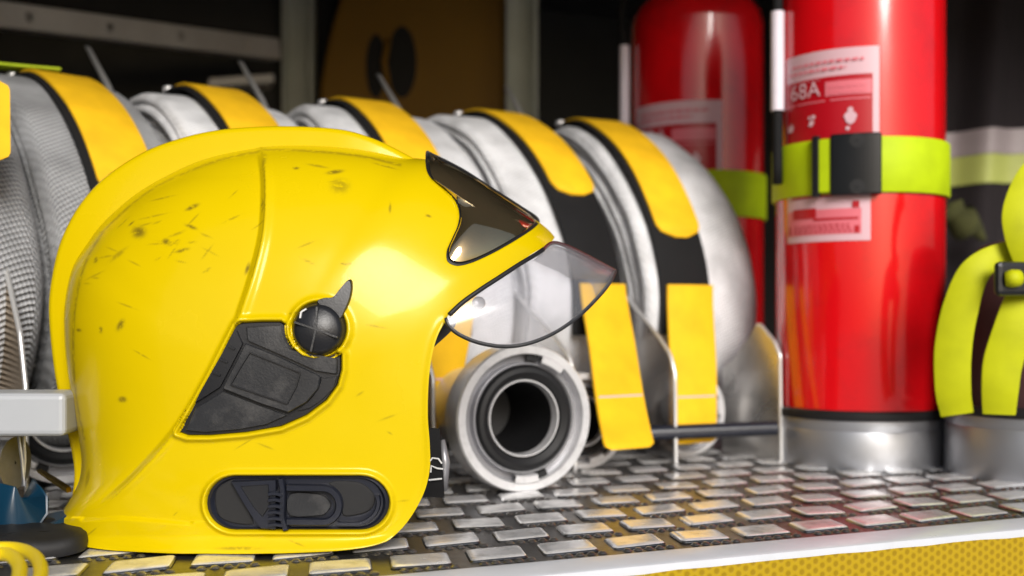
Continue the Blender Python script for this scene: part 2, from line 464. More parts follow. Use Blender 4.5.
def build_plate():
    a = e * 0.0490                                     # pattern pitch along the shelf
    b = e * 0.0366 + n * 0.0490                        # oblique pitch towards the back
    V, Fc = [], []
    TOPS = []; STUDS = []

    def addv(vs, fs):
        k = len(V); V.extend([tuple(p) for p in vs]); Fc.extend([tuple(i + k for i in f) for f in fs])
    base = [E(T0, M_TRIM - 0.004, 0), E(T1, M_TRIM - 0.004, 0), E(T1, M_BACK, 0), E(T0, M_BACK, 0)]
    addv(base, [(0, 1, 2, 3)])
    o0 = at(811 + 8, 527, 165 / 212.0); o0.z = 0
    h = 0.0022
    d1, d2 = a.normalized(), b.normalized()
    for j in range(-3, 19):
        for i in range(-40, 30):
            c = o0 + a * i + b * j
            t, m = inv(c)
            if t < T0 + .04 or t > T1 - .04 or m < M_TRIM - 0.004 or m > 0.35: continue
            jig = Vector((random.uniform(-.0006, .0006), random.uniform(-.0006, .0006), 0))
            c = c + jig
            hx, hy = 0.0186, 0.0160
            cut = m - hy < M_TRIM + 0.001
            lo = -hy if not cut else -min(hy, max(0.001, (m - M_TRIM - 0.001)))
            sk = d2
            corners = []
            hh = h * random.uniform(0.85, 1.1)
            tilt = random.uniform(-.0006, .0006)
            for s, inset in ((0.0, -0.0006), (0.55, 0.0003), (0.85, 0.0014), (0.97, 0.003), (1.0, 0.0058)):
                x, y0, y1 = hx - inset, lo + inset, hy - inset
                q_ = min(0.0024, (y1 - y0) * .3, x * .3)
                for (sx, sy) in ((-x + q_, y0), (x - q_, y0), (x - .3 * q_, y0 + .3 * q_), (x, y0 + q_), (x, y1 - q_), (x - .3 * q_, y1 - .3 * q_), (x - q_, y1), (-x + q_, y1), (-x + .3 * q_, y1 - .3 * q_), (-x, y1 - q_), (-x, y0 + q_), (-x + .3 * q_, y0 + .3 * q_)):
                    corners.append(c + d1 * sx + (sk * 0.35 + n * 0.65) * sy + UP * (hh * s + 0.0002 + tilt * sx / hx))
            fs = []
            for r_ in range(4):
                for q in range(12):
                    q2 = (q + 1) % 12
                    fs.append((r_ * 12 + q, r_ * 12 + q2, (r_ + 1) * 12 + q2, (r_ + 1) * 12 + q))
            fs.append(tuple(range(48, 60))); TOPS.extend(range(len(Fc) + 12, len(Fc) + 49))
            addv(corners, fs)
            # row of small pressed studs in the channel in front of the cell
            if m < -0.05 and not cut:
                for q in range(5):
                    s = c + d1 * ((q - 2) * 0.0078) - n * (hy + 0.0042) - sk * 0.0008
                    rr = 0.0032
                    ring = []
                    for k in range(8):
                        th = k * math.pi / 4
                        ring.append(s + Vector((math.cos(th) * rr, math.sin(th) * rr, 0.0002)))
                    ring2 = [s + (p - s) * 0.55 + UP * 0.0015 for p in ring]
                    for p in ring2: pass
                    fs2 = [(k, (k + 1) % 8, 8 + (k + 1) % 8, 8 + k) for k in range(8)] + [tuple(range(8, 16))]
                    STUDS.extend(range(len(Fc), len(Fc) + 9))
                    addv(ring + ring2, fs2)
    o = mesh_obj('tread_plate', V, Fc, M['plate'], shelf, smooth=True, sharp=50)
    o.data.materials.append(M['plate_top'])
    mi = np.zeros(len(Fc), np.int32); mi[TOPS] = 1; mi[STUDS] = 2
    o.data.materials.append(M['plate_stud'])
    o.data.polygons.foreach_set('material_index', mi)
    return o


build_plate()
mb = MB()
# flat front flange with a rounded nose
prof = [(M_TRIM, -0.004), (M_TRIM, 0.0022), (M_EDGE + 0.004, 0.0022), (M_EDGE + 0.0015, 0.0012), (M_EDGE, -0.002), (M_EDGE, -0.010), (M_TRIM, -0.010)]
mb.prism([E(T0, m_, z) for m_, z in prof], e * (T1 - T0))
mb.build('edge_trim', M['trim'], shelf, sharp=40)


def tape():
    L_ = T1 - T0; H = 0.085
    x0 = E(T0, M_EDGE - 0.0006, -0.0028)
    nseg = 90
    vs, uv, fs = [], [], []
    rr = random.Random(3)
    for i in range(nseg + 1):
        x = L_ * i / nseg
        top = 0.0012 * (rr.random() - 0.6)
        for z in (top, -H):
            for d in (0, 0.004):
                vs.append(x0 + e * x + UP * z + n * d); uv.append((x, z))
    for i in range(nseg):
        a_, b_ = i * 4, i * 4 + 4
        fs += [(a_, b_, b_ + 2, a_ + 2), (a_ + 1, a_ + 3, b_ + 3, b_ + 1), (a_, a_ + 1, b_ + 1, b_)]
    return mesh_obj('reflective_tape', vs, fs, M['tape'], shelf, smooth=False, uvs=uv)


tape()
mb = MB(); mb.box(E((T0 + T1) / 2, (M_EDGE + M_BACK) / 2 + 0.006, -0.055), e * ((T1 - T0) / 2), n * ((M_BACK - M_EDGE) / 2), UP * 0.0445)
mb.build('shelf_panel', M['wall'], shelf, smooth=False)

# compartment shell around the shelf
comp = thing('compartment_wall', None, None, E(0, M_BACK, 0)); comp['kind'] = 'structure'
CEIL = 0.76
mb = MB(); mb.box(E((T0 + T1) / 2, M_BACK + 0.02, 0.33), e * ((T1 - T0) / 2), n * 0.018, UP * 0.44); mb.build('back_panel', M['wall'], comp, smooth=False)
mb = MB(); mb.box(E(T0 - 0.022, (M_EDGE + M_BACK) / 2, 0.33), e * 0.02, n * ((M_BACK - M_EDGE) / 2), UP * 0.44); mb.build('side_panel', M['wall'], comp, smooth=False)
mb = MB(); mb.box(E(T1 + 0.022, (M_EDGE + M_BACK) / 2, 0.33), e * 0.02, n * ((M_BACK - M_EDGE) / 2), UP * 0.44); mb.build('side_panel', M['wall'], comp, smooth=False)
mb = MB(); mb.box(E((T0 + T1) / 2, (M_EDGE + M_BACK) / 2, CEIL + 0.02), e * ((T1 - T0) / 2 + .05), n * ((M_BACK - M_EDGE) / 2 + .04), UP * 0.018); mb.build('ceiling_panel', M['wall'], comp, smooth=False)

gr = mesh_obj('ground', [(-60, -60, -0.95), (60, -60, -0.95), (60, 60, -0.95), (-60, 60, -0.95)], [(0, 1, 2, 3)], M['asphalt'], None, smooth=False)
gr['kind'] = 'structure'

e, n = er, nr_
# ------------------------------------------------------------------ helmet
Y0 = 0.79
WH = 0.112
PW, QW = 2.5, 2.0


def pl(px, py, w):
    Y = Y0 - w
    return np.array([(px - 512) / F * Y, CH + (HY - py) / F * Y])


def proj(u, v, w):
    Y = Y0 - w
    return 512 + F * u / Y, HY - F * (v - CH) / Y


OUT_PX = [(62, 534), (72, 500), (75, 470), (70, 440), (62, 410), (54, 370), (49, 330), (48, 300), (52, 270), (60, 240), (75, 210), (95, 185),
          (120, 165), (150, 148), (185, 136), (220, 129), (260, 126), (300, 126), (340, 129), (375, 136), (405, 145), (430, 155)]
# side shell outline: inset from the comb, then the brow, then the virtual face below the brow
SH_PX = [(50, 539), (68, 503), (75, 470), (72, 440), (66, 405), (60, 368), (57, 330), (58, 297), (66, 262), (82, 236), (100, 213), (140, 180), (190, 157), (250, 145),
         (300, 142), (345, 144), (380, 149), (408, 155), (430, 157), (452, 166), (476, 179), (500, 195), (525, 212), (544, 226), (555, 237)]
VIRT_PX = [(572, 275), (580, 330), (583, 400), (578, 480), (560, 590), (505, 700), (410, 780), (280, 810), (170, 770), (100, 680), (66, 590)]
P0 = pl(265, 385, 0.11)


class Star:
    def __init__(s, pts, P, smooth_deg=1.2):
        P_ = np.asarray(pts) - P
        th = np.arctan2(P_[:, 1], P_[:, 0]); r = np.hypot(P_[:, 0], P_[:, 1])
        o = np.argsort(th); th, r = th[o], r[o]
        s.g = np.linspace(-math.pi, math.pi, 3601)[:-1]
        rr = np.interp(s.g, np.r_[th - 2 * math.pi, th, th + 2 * math.pi], np.r_[r, r, r])
        k = int(smooth_deg * 10); x = np.arange(-3 * k, 3 * k + 1); ker = np.exp(-x ** 2 / (2.0 * k * k)); ker /= ker.sum()
        s.r = np.convolve(np.r_[rr[-3 * k:], rr, rr[:3 * k]], ker, 'valid')

    def R(s, th):
        return np.interp(th, np.r_[s.g, s.g[0] + 2 * math.pi], np.r_[s.r, s.r[:1]])


shell_uv = [pl(x, y, 0.02 if i < len(SH_PX) - 6 else 0.004) for i, (x, y) in enumerate(SH_PX)] + [pl(x, y, 0.0) for x, y in VIRT_PX]
ST = Star(spline(shell_uv, 12, True), P0)


def shell_w(u, v, st=ST, W=WH):
    du, dv = u - P0[0], v - P0[1]
    r = np.hypot(du, dv) / st.R(np.arctan2(dv, du))
    return W * np.clip(1 - np.clip(r, 0, 1) ** PW, 0, 1) ** (1 / QW)


def pix2shell(px, py, st=ST, W=WH, it=60):
    px = np.asarray(px, float); py = np.asarray(py, float)
    w = np.full(px.shape, 0.08)
    for k in range(it):
        Y = Y0 - w
        u = (px - 512) / F * Y; v = CH + (HY - py) / F * Y
        w = 0.5 * w + 0.5 * shell_w(u, v, st, W)
    return u, v, w


def seg_dist(x, y, P):
    """distance to an open polyline, vectorised"""
    d = np.full(x.shape, 1e9)
    for (x0, y0), (x1, y1) in zip(P[:-1], P[1:]):
        dx, dy = x1 - x0, y1 - y0
        t = np.clip(((x - x0) * dx + (y - y0) * dy) / (dx * dx + dy * dy + 1e-12), 0, 1)
        d = np.minimum(d, np.hypot(x - x0 - t * dx, y - y0 - t * dy))
    return d


def inside(x, y, P):
    c = np.zeros(x.shape, bool)
    n_ = len(P)
    for i in range(n_):
        x0, y0 = P[i]; x1, y1 = P[(i + 1) % n_]
        if y0 == y1: continue
        k = (y0 > y) != (y1 > y)
        c ^= k & (x < (x1 - x0) * (y - y0) / (y1 - y0) + x0)
    return c


def sdf(x, y, P):
    P = list(map(tuple, P))
    d = seg_dist(x, y, P + P[:1])
    return np.where(inside(x, y, P), -d, d)


def sm(a, b, x):
    t = np.clip((x - a) / (b - a), 0, 1)
    return t * t * (3 - 2 * t)


# outlines on the helmet side (traced in picture coordinates, placed on the shell surface)
MODULE = [(180, 432), (184, 424), (196, 402), (212, 372), (228, 341), (236, 326), (241, 323), (262, 322), (281, 322), (285, 325), (287, 337), (293, 348), (303, 356), (315, 359), (328, 357),
          (337, 353), (341, 355), (341, 370), (337, 385), (326, 400), (306, 415), (281, 426), (246, 432), (210, 435), (188, 435)]
GOLD = [(428, 153), (434, 155), (462, 169), (492, 188), (520, 206), (537, 218), (534, 226), (515, 239), (492, 252), (472, 261), (458, 264), (449, 260), (448, 250), (453, 238), (459, 224), (460, 211), (455, 199), (443, 187), (432, 178), (428, 168)]
OVAL = [(298 + 62 * sgn + 28 * math.cos(a), 503 + 2.0 * sgn * 0 + 26.5 * math.sin(a)) for sgn, rng_ in ((1, (-90, 90)), (-1, (90, 270))) for a in [R(rng_[0] + (rng_[1] - rng_[0]) * k / 14) for k in range(15)]]
OVAL = [(298 + (x - 298) * 1.01, y) for x, y in OVAL]
DIAL = [(319.5 + 26.5 * math.cos(a), 329 + 26.5 * math.sin(a)) for a in np.linspace(0, 2 * math.pi, 40)[:-1]]
CREASE = spline([(258, 140), (262, 152), (265, 185), (263, 230), (254, 270), (243, 305), (233, 332), (206, 385), (176, 430), (140, 472), (98, 512)], 6)
FOLD = [(85, 517), (120, 515), (160, 518), (190, 521)]
RIM = [(555, 237), (550, 243), (535, 252), (518, 263), (500, 275), (480, 288), (462, 302), (449, 317), (439, 333), (433, 352), (429, 380), (428, 415), (430, 445), (430, 468), (425, 490), (414, 512), (400, 530), (384, 541), (350, 548),
       (300, 551), (240, 552), (180, 551), (120, 548), (88, 544), (66, 541), (50, 539)]

rim_px = spline(RIM, 8)
ru, rv, rw = pix2shell(rim_px[:, 0], rim_px[:, 1])
rim_uv = np.stack([ru, rv], 1)
rim_uv[0] = shell_uv[len(SH_PX) - 1]; rim_uv[-1] = shell_uv[0]
# closed boundary of the near half: upper outline (rear bottom -> brow tip) then rim (brow tip -> rear bottom)
up = spline(shell_uv[:len(SH_PX)], 12)
th_u = np.arctan2(up[:, 1] - P0[1], up[:, 0] - P0[0])
up = np.stack([P0[0] + ST.R(th_u) * np.cos(th_u), P0[1] + ST.R(th_u) * np.sin(th_u)], 1)
NB_U, NB_R = 660, 560
B = np.vstack([resample(up, NB_U)[:-1], resample(np.vstack([up[-1:], rim_uv[2:-2], up[:1]]), NB_R)[:-1]])
NRAD = 230


def disp(px, py):
    d = np.zeros(px.shape)
    xa = np.interp(py, CREASE[:, 1], CREASE[:, 0])
    dd = seg_dist(px, py, [tuple(p) for p in CREASE])
    left = (px < xa) & (py > 138) & (py < 520)
    fade = sm(140, 175, py) * (1 - sm(480, 512, py))
    d += np.where(left, -0.0042 * sm(0, 7, dd), 0) * fade
    d += 0.0016 * np.exp(-((dd - 2) / 4.5) ** 2) * np.where(left, 0, 1) * fade
    for poly, hgt, dep, wd in ((MODULE, 0.0030, 0.004, 3.0), (OVAL, 0.0026, 0.0045, 2.8), (DIAL, 0.0030, 0.003, 3.0)):
        s = sdf(px, py, poly)
        d += np.where(s > 0, hgt * np.exp(-((s - 3.4) / wd) ** 2), 0) * sm(-0.2, 2.0, s) - dep * sm(-1.2, 1.2, -s) - np.where(s < 1.0, np.clip(d, 0, 1), 0)
    s = sdf(px, py, GOLD)
    d += np.where(s > 0, -0.0012 * np.exp(-(s / 1.6) ** 2), -0.0035 * sm(0, 3, -s))
    dF = seg_dist(px, py, FOLD)
    yf = np.interp(px, [p[0] for p in FOLD], [p[1] for p in FOLD])
    d += np.where((py > yf) & (px < 215), 0.0022 * sm(0, 5, dF), 0) * (1 - sm(175, 215, px))
    d += 0.0035 * sm(534, 549, py) * (px < 400)
    # rolled edge round the face opening
    dr = seg_dist(px, py, [tuple(p) for p in rim_px[60:]])
    d += 0.0016 * np.exp(-((dr - 0) / 5.0) ** 2)
    return d


def far_shift(U, Wd):
    return 0.030 * (Wd / WH) * sm(-0.11, -0.05, U)


def helmet_shell(parent):
    rho = np.sin(np.linspace(0, math.pi / 2, NRAD + 1))
    rho[0] = 0.02
    U = P0[0] + (B[None, :, 0] - P0[0]) * rho[:, None]
    V = P0[1] + (B[None, :, 1] - P0[1]) * rho[:, None]
    Wd = shell_w(U, V)
    Wd[-1, :NB_U - 1] = 0
    PX, PY = proj(U, V, Wd)
    D = disp(PX, PY)
    # displacement mostly sideways, turning radial towards the crown
    r = np.clip(1 - (Wd / WH) ** 2, 0, 1)
    th = np.arctan2(V - P0[1], U - P0[0])
    Wn = Wd + D * np.clip(Wd / 0.04, 0, 1)
    U2 = U + np.cos(th) * D * r ** 3 * np.clip(Wd / 0.02, 0, 1)
    V2 = V + np.sin(th) * D * r ** 3 * np.clip(Wd / 0.02, 0, 1)
    nb = B.shape[0]
    idx = np.arange((NRAD + 1) * nb).reshape(NRAD + 1, nb)
    a = idx[:-1]; b = np.roll(idx[:-1], -1, 1); c = np.roll(idx[1:], -1, 1); d = idx[1:]
    quads = np.stack([a, b, c, d], -1).reshape(-1, 4)
    near = np.stack([U2, Y0 - Wn, V2], -1).reshape(-1, 3)
    far = np.stack([U - far_shift(U, Wd), Y0 + Wd, V], -1).reshape(-1, 3)
    nv = len(near)
    verts = np.vstack([near, far])
    faces = np.vstack([quads, quads[:, ::-1] + nv])
    # scuffs and scratches: worn marks with their own shape
    marks = [(190, 206, 7, 2.2, -25), (189, 226, 6, 1.8, 20), (136, 231, 7, 6, 0), (115, 254, 11, 2.2, -38), (92, 259, 3, 2, -60), (180, 250, 7, 1.6, -15), (164, 241, 4, 3, 10),
             (175, 233, 9, 1.2, -20), (264, 163, 2.5, 9, 5), (262, 205, 2, 6, 0), (118, 325, 3, 6, 30), (120, 400, 4, 3, 0), (246, 268, 2, 6, 20), (296, 168, 3, 1.5, 0), (318, 166, 10, 1.2, 10), (335, 172, 8, 2, -8), (345, 264, 6, .8, 0), (390, 208, 1, 5, 0),
             (428, 216, 3, 1.4, 20), (230, 218, 9, .9, -25), (98, 330, 2, 3, 0), (84, 480, 2, 9, 10), (75, 330, 3, 1.5, 0), (240, 547, 20, 1.5, 0), (205, 270, 4, .8, -30), (150, 215, 14, .8, -12), (160, 196, 12, .8, -12), (128, 222, 4, 1, -40), (385, 166, 12, 1, 15), (340, 186, 9, 7, 0)]
    sc = np.zeros(PX.shape)
    for (cx, cy, a_, b_, an) in marks:
        ca, sa = math.cos(R(an)), math.sin(R(an))
        x = (PX - cx) * ca + (PY - cy) * sa; y = -(PX - cx) * sa + (PY - cy) * ca
        sc = np.maximum(sc, np.exp(-((x / a_) ** 2 + (y / b_) ** 2) ** 1.5) * (0.75 if a_ < 9 and b_ < 9 else 0.45))
    r2 = random.Random(11)
    for k in range(44):
        cx, cy = (r2.gauss(170, 50), r2.gauss(235, 35)) if k < 22 else (r2.uniform(80, 420), r2.uniform(170, 545))
        an = r2.uniform(-60, 30); a_ = r2.uniform(3, 10); b_ = r2.uniform(.7, 1.0)
        ca, sa = math.cos(R(an)), math.sin(R(an))
        x = (PX - cx) * ca + (PY - cy) * sa; y = -(PX - cx) * sa + (PY - cy) * ca
        sc = np.maximum(sc, np.exp(-((x / a_) ** 2 + (y / b_) ** 2) ** 1.5) * .4)
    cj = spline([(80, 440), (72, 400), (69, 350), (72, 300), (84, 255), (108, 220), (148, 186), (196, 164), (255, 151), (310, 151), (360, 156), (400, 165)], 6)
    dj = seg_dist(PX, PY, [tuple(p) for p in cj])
    sc = np.maximum(sc, 0.45 * np.exp(-(dj / 1.5) ** 2))  # crevice shade painted dark along the comb joint
    # darker line along the crease
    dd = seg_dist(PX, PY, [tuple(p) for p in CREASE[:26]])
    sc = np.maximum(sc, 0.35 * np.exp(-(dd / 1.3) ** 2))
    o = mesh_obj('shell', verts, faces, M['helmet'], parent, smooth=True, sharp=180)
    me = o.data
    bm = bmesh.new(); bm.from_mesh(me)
    lay = bm.verts.layers.float.new('scuff_shade')
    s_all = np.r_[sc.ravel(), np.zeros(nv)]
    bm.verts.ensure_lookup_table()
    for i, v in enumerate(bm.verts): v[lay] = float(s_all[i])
    bm.faces.ensure_lookup_table()
    bmesh.ops.remove_doubles(bm, verts=[bm.verts[i] for i in range(len(bm.verts)) if abs(s_all[i] * 0 + bm.verts[i].co.y + parent.location.y - Y0) < 0.004], dist=2e-5)
    # cap the tiny hole at the pole ring
    bmesh.ops.recalc_face_normals(bm, faces=bm.faces)
    bm.to_mesh(me); bm.free()
    so = o.modifiers.new('thickness', 'SOLIDIFY'); so.thickness = 0.0035; so.offset = -1
    return o


def patch(name, poly, parent, mtl, prof, centre=None, st=ST, W=WH, nres=120, rings=6, smooth_poly=0, sharp=30):
    """a raised or sunk cap following the shell: poly in picture coords, prof = [(s, offset)] from centre to edge"""
    P = np.asarray(poly, float)
    if smooth_poly: P = spline(P, smooth_poly, True)
    P = resample(P, nres, True)
    c = np.array(centre if centre is not None else P.mean(0))
    ss, oo = zip(*prof)
    V = []
    for s, of in prof:
        q = c + (P - c) * s
        u, v, w = pix2shell(q[:, 0], q[:, 1], st, W)
        o_ = np.broadcast_to(of, u.shape)
        V.append(np.stack([u, Y0 - w - o_, v], -1))
    V = np.vstack(V)
    k = len(prof)
    f = []
    for i in range(k - 1):
        for j in range(nres):
            j2 = (j + 1) % nres
            f.append((i * nres + j, i * nres + j2, (i + 1) * nres + j2, (i + 1) * nres + j))
    f.append(tuple(range(nres - 1, -1, -1)))
    return mesh_obj(name, V, f, mtl, parent, smooth=True, sharp=sharp)


def plate_prof(h, depth=-0.006, edge=0.97, dome=0.0, k=5):
    p = [(s, h + dome * (1 - s * s)) for s in np.linspace(0.03, edge, k)]
    p += [(edge + (1 - edge) * 0.7, h - 0.0006), (1.0, h - 0.0016), (1.0, depth)]
    return p


def stroke(name, pts, width, h, parent, mtl, depth=-0.006, closed=False, nres=60):
    """raised rail along a picture-space polyline"""
    P = resample(np.asarray(pts, float), nres, closed)
    T = np.gradient(P, axis=0) if not closed else np.roll(P, -1, 0) - np.roll(P, 1, 0)
    T /= np.linalg.norm(T, axis=1)[:, None] + 1e-9
    Nn = np.stack([-T[:, 1], T[:, 0]], 1)
    wd = width(np.linspace(0, 1, nres))[:, None] if callable(width) else width
    rows = []
    for s, hh in ((-0.5, depth), (-0.5, h - 0.0012), (-0.36, h), (0.36, h), (0.5, h - 0.0012), (0.5, depth)):
        q = P + Nn * (wd * s)
        u, v, w = pix2shell(q[:, 0], q[:, 1])
        rows.append(np.stack([u, Y0 - w - hh, v], -1))
    V = np.vstack(rows); f = []
    for i in range(5):
        for j in range(nres if closed else nres - 1):
            j2 = (j + 1) % nres
            f.append((i * nres + j, i * nres + j2, (i + 1) * nres + j2, (i + 1) * nres + j))
    if not closed:
        f.append(tuple(i * nres for i in range(6))); f.append(tuple(i * nres + nres - 1 for i in range(5, -1, -1)))
    return mesh_obj(name, V, f, mtl, parent, smooth=True, sharp=30)


HB = Vector((pl(250, 0, 0)[0], Y0, 0.0))
helmet = thing('fire_helmet', 'scuffed yellow fire helmet with clear visor and gold shield standing on the tread plate', 'helmet', HB)
helmet_shell(helmet)


def crest():
    P = np.array([pl(x, y, 0.017) for x, y in spline(OUT_PX + [(452, 167)], 8)])
    P = resample(P, 220)
    T = np.gradient(P, axis=0); T /= np.linalg.norm(T, axis=1)[:, None]
    Nn = np.stack([-T[:, 1], T[:, 0]], 1)         # outward (contour runs clockwise: rear -> crown -> front)
    s = np.linspace(0, 1, 220)
    low = -0.0085 * sm(0.84, 1.0, s) - 0.003 * (1 - sm(0.0, 0.06, s))
    hw = 0.021 + 0.005 * sm(0.6, 0.95, s) + 0.004 * (1 - sm(0.1, 0.35, s))
    prof = [(-1, -0.035), (-1, -0.0050), (-0.94, -0.0022), (-0.8, -0.0006), (-0.5, 0.0), (0, 0.0002), (0.5, 0), (0.8, -0.0006), (0.94, -0.0022), (1, -0.0050), (1, -0.035)]
    V = []
    for a, h in prof:
        q = P + Nn * (h + low)[:, None]
        V.append(np.stack([q[:, 0], Y0 - a * hw, q[:, 1]], -1))
    V = np.vstack(V); f = []
    for i in range(len(prof) - 1):
        for j in range(219):
            f.append((i * 220 + j, i * 220 + j + 1, (i + 1) * 220 + j + 1, (i + 1) * 220 + j))
    return mesh_obj('comb', V, f, M['helmet'], helmet, smooth=True, sharp=50)


crest()


def liner():
    k = 0.93
    Bl = P0 + (B - P0) * k
    # the dark inner shell shows a little beyond the face opening
    ext = np.ones(len(B))
    bp = np.stack(proj(B[:, 0], B[:, 1], shell_w(B[:, 0], B[:, 1])), 1)
    reg = np.exp(-(((bp[:, 0] - 440) / 16) ** 2 + ((bp[:, 1] - 330) / 20) ** 2))
    Bl = P0 + (B - P0) * (k + 0.15 * reg)[:, None]
    rho = np.sin(np.linspace(0.02, math.pi / 2, 50))
    U = P0[0] + (Bl[None, :, 0] - P0[0]) * rho[:, None]; V = P0[1] + (Bl[None, :, 1] - P0[1]) * rho[:, None]
    Wd = np.clip(shell_w(U, V) - 0.012, 0.0, 1)
    nb = len(B)
    idx = np.arange(50 * nb).reshape(50, nb)
    q = np.stack([idx[:-1], np.roll(idx[:-1], -1, 1), np.roll(idx[1:], -1, 1), idx[1:]], -1).reshape(-1, 4)
    near = np.stack([U, Y0 - Wd, V], -1).reshape(-1, 3); far = np.stack([U - far_shift(U, Wd), Y0 + Wd, V], -1).reshape(-1, 3)
    return mesh_obj('liner', np.vstack([near, far]), np.vstack([q, q[:, ::-1] + len(near)]), M['liner'], helmet, smooth=True, sharp=180)


liner()

# gold mirrored shield with its dark gasket
GC = (484, 214)
GOLD_S = resample(spline(GOLD, 6, True), 160, True)
gask = patch('gold_shield_gasket', GOLD_S, helmet, M['rubber'], [(0.9, -0.0012), (1.0, 0.0006), (1.035, 0.0002), (1.04, -0.004)], GC, nres=160)
gs = patch('gold_shield', GOLD_S, helmet, M['gold'], [(s, 0.0010 + 0.0062 * (1 - s ** 2.6)) for s in np.linspace(0.03, 0.955, 14)] + [(0.965, 0.0006), (0.965, -0.004)], GC, nres=160, sharp=60)

# side module
mod = patch('side_bracket', MODULE, helmet, M['plastic'], plate_prof(0.0005, -0.006, 0.985), (262, 385), nres=160)
patch('top_flange', [(247, 327), (281, 325), (284, 337), (291, 350), (303, 359), (317, 362), (338, 358), (338, 374), (318, 371), (285, 356), (248, 340)], mod, M['plastic2'], plate_prof(0.0028), (286, 349))
patch('centre_plate', [(247, 343), (284, 358), (322, 376), (320, 388), (308, 402), (290, 412), (262, 403), (224, 388), (232, 372)], mod, M['plastic2'], plate_prof(0.0048), (272, 378))
stroke('badge_frame', [(252, 352), (302, 372), (298, 386), (289, 403), (233, 384), (243, 366)], 1.6, 0.0062, mod, M['plastic'], 0.003, True, 80)
patch('lower_plate', [(196, 408), (224, 391), (260, 405), (288, 415), (268, 424), (240, 429), (205, 432), (186, 430)], mod, M['plastic2'], plate_prof(0.0026), (235, 415))
patch('rear_fin', [(238, 330), (244, 343), (229, 372), (221, 387), (196, 403), (200, 394), (218, 362)], mod, M['plastic'], plate_prof(0.0030), (224, 371))
patch('front_fin', [(324, 378), (338, 376), (334, 388), (322, 400), (310, 408), (298, 411), (312, 400)], mod, M['plastic'], plate_prof(0.0022), (319, 393))
for k in range(3):
    stroke('rib', [(214 + k * 8, 372 - k * 13), (222 + k * 7, 375 - k * 13)], 2.2, 0.0042, mod, M['plastic'], nres=6)

# rotary dial
dial = patch('visor_dial', DIAL, helmet, M['plastic'], [(s, 0.0065 + 0.0045 * (1 - s * s)) for s in np.linspace(0.03, 0.86, 8)] + [(0.94, 0.0050), (0.985, 0.003), (1.0, 0.001), (1.0, -0.006)], (319.5, 329), nres=80, sharp=60)
for (x0, y0, x1, y1) in ((319, 329, 320, 307), (319, 329, 340, 337), (319, 329, 298, 322), (319, 329, 314, 351)):
    stroke('dial_ridge', [(x0, y0), (x1, y1)], 2.6, 0.0112 if True else 0, dial, M['plastic2'], 0.004, nres=14)
stroke('dial_mark', [(303, 318), (304, 312), (309, 309)], 2.0, 0.0098, dial, M['white_mark'], 0.004, nres=10)
patch('visor_lever', [(318, 302), (325, 298), (334, 297), (341, 289), (348, 281), (352, 280), (353, 288), (351, 299), (346, 311), (341, 319), (330, 312)], helmet, M['plastic'], plate_prof(0.0055, -0.005, 0.93), (337, 303), smooth_poly=4)

# lower clip
clip = patch('lamp_clip', OVAL, helmet, M['navy'], [(s, -0.0022) for s in np.linspace(0.03, 0.93, 8)] + [(0.965, 0.0004), (1.0, -0.0004), (1.0, -0.006)], (298, 503), nres=140)
patch('clip_well', [(214, 492), (222, 484), (236, 482), (252, 519), (250, 526), (228, 523), (216, 514)], clip, M['liner'], plate_prof(-0.0012, -0.005, 0.9), (232, 505), smooth_poly=3)
patch('clip_jaw', [(232, 481), (277, 479), (277, 529), (262, 528), (253, 516), (243, 500)], clip, M['navy'], plate_prof(0.0030), (260, 502))
patch('jaw_recess', [(241, 485), (270, 483), (272, 505), (264, 517), (254, 506)], clip, M['plastic'], plate_prof(0.0036, -0.003, 0.9), (259, 497))
for k in range(6):
    stroke('grip_rib', [(270, 493 + k * 6.2), (276, 492 + k * 6.2), (284, 494 + k * 6.0)], 3.6, 0.0058, clip, M['navy'], nres=10)
stroke('jaw_hinge', [(282, 478), (284, 490), (283, 516), (287, 529)], 5.5, 0.0046, clip, M['navy'], nres=20)
ring = [(288, 487)] + [(324 + 16 * math.cos(a), 504.5 + 17 * math.sin(a)) for a in np.linspace(-math.pi / 2, math.pi / 2, 16)] + [(288, 521)]
stroke('loop_rail', ring, 7.0, 0.0042, clip, M['navy'], nres=50)
patch('loop_plate', [(290, 494), (318, 494), (328, 499), (331, 506), (326, 513), (318, 515), (290, 515)], clip, M['plastic2'], plate_prof(0.0012), (308, 505), smooth_poly=3)
big = [(330, 481), (352, 480)] + [(354 + 25 * math.cos(a), 502 + 21.5 * math.sin(a)) for a in np.linspace(-math.pi / 2, math.pi / 2, 16)] + [(338, 523)]
patch('end_recess', [(328, 483), (356, 482), (370, 490), (375, 500), (370, 511), (356, 516), (342, 516), (342, 500)], clip, M['liner'], plate_prof(-0.0008, -0.005, 0.9), (352, 500), smooth_poly=3)
stroke('end_rail', big[8:], 4.0, 0.0032, clip, M['navy'], nres=40)

# clear visor: a wrapped sheet outside the face opening
VS_PX = SH_PX[:-6] + [(455, 162), (480, 176), (505, 193), (530, 211), (553, 233), (568, 241), (590, 253), (606, 263), (617, 271)]
VV_PX = [(624, 290), (630, 330), (632, 400), (620, 500), (590, 600), (520, 720), (410, 800), (280, 820), (170, 780), (100, 690), (66, 600)]
STV = Star(spline([pl(x, y, 0.02 if x < 440 else 0.0) for x, y in VS_PX] + [pl(x, y, 0.0) for x, y in VV_PX], 12, True), P0, 0.6)
WV = WH + 0.004


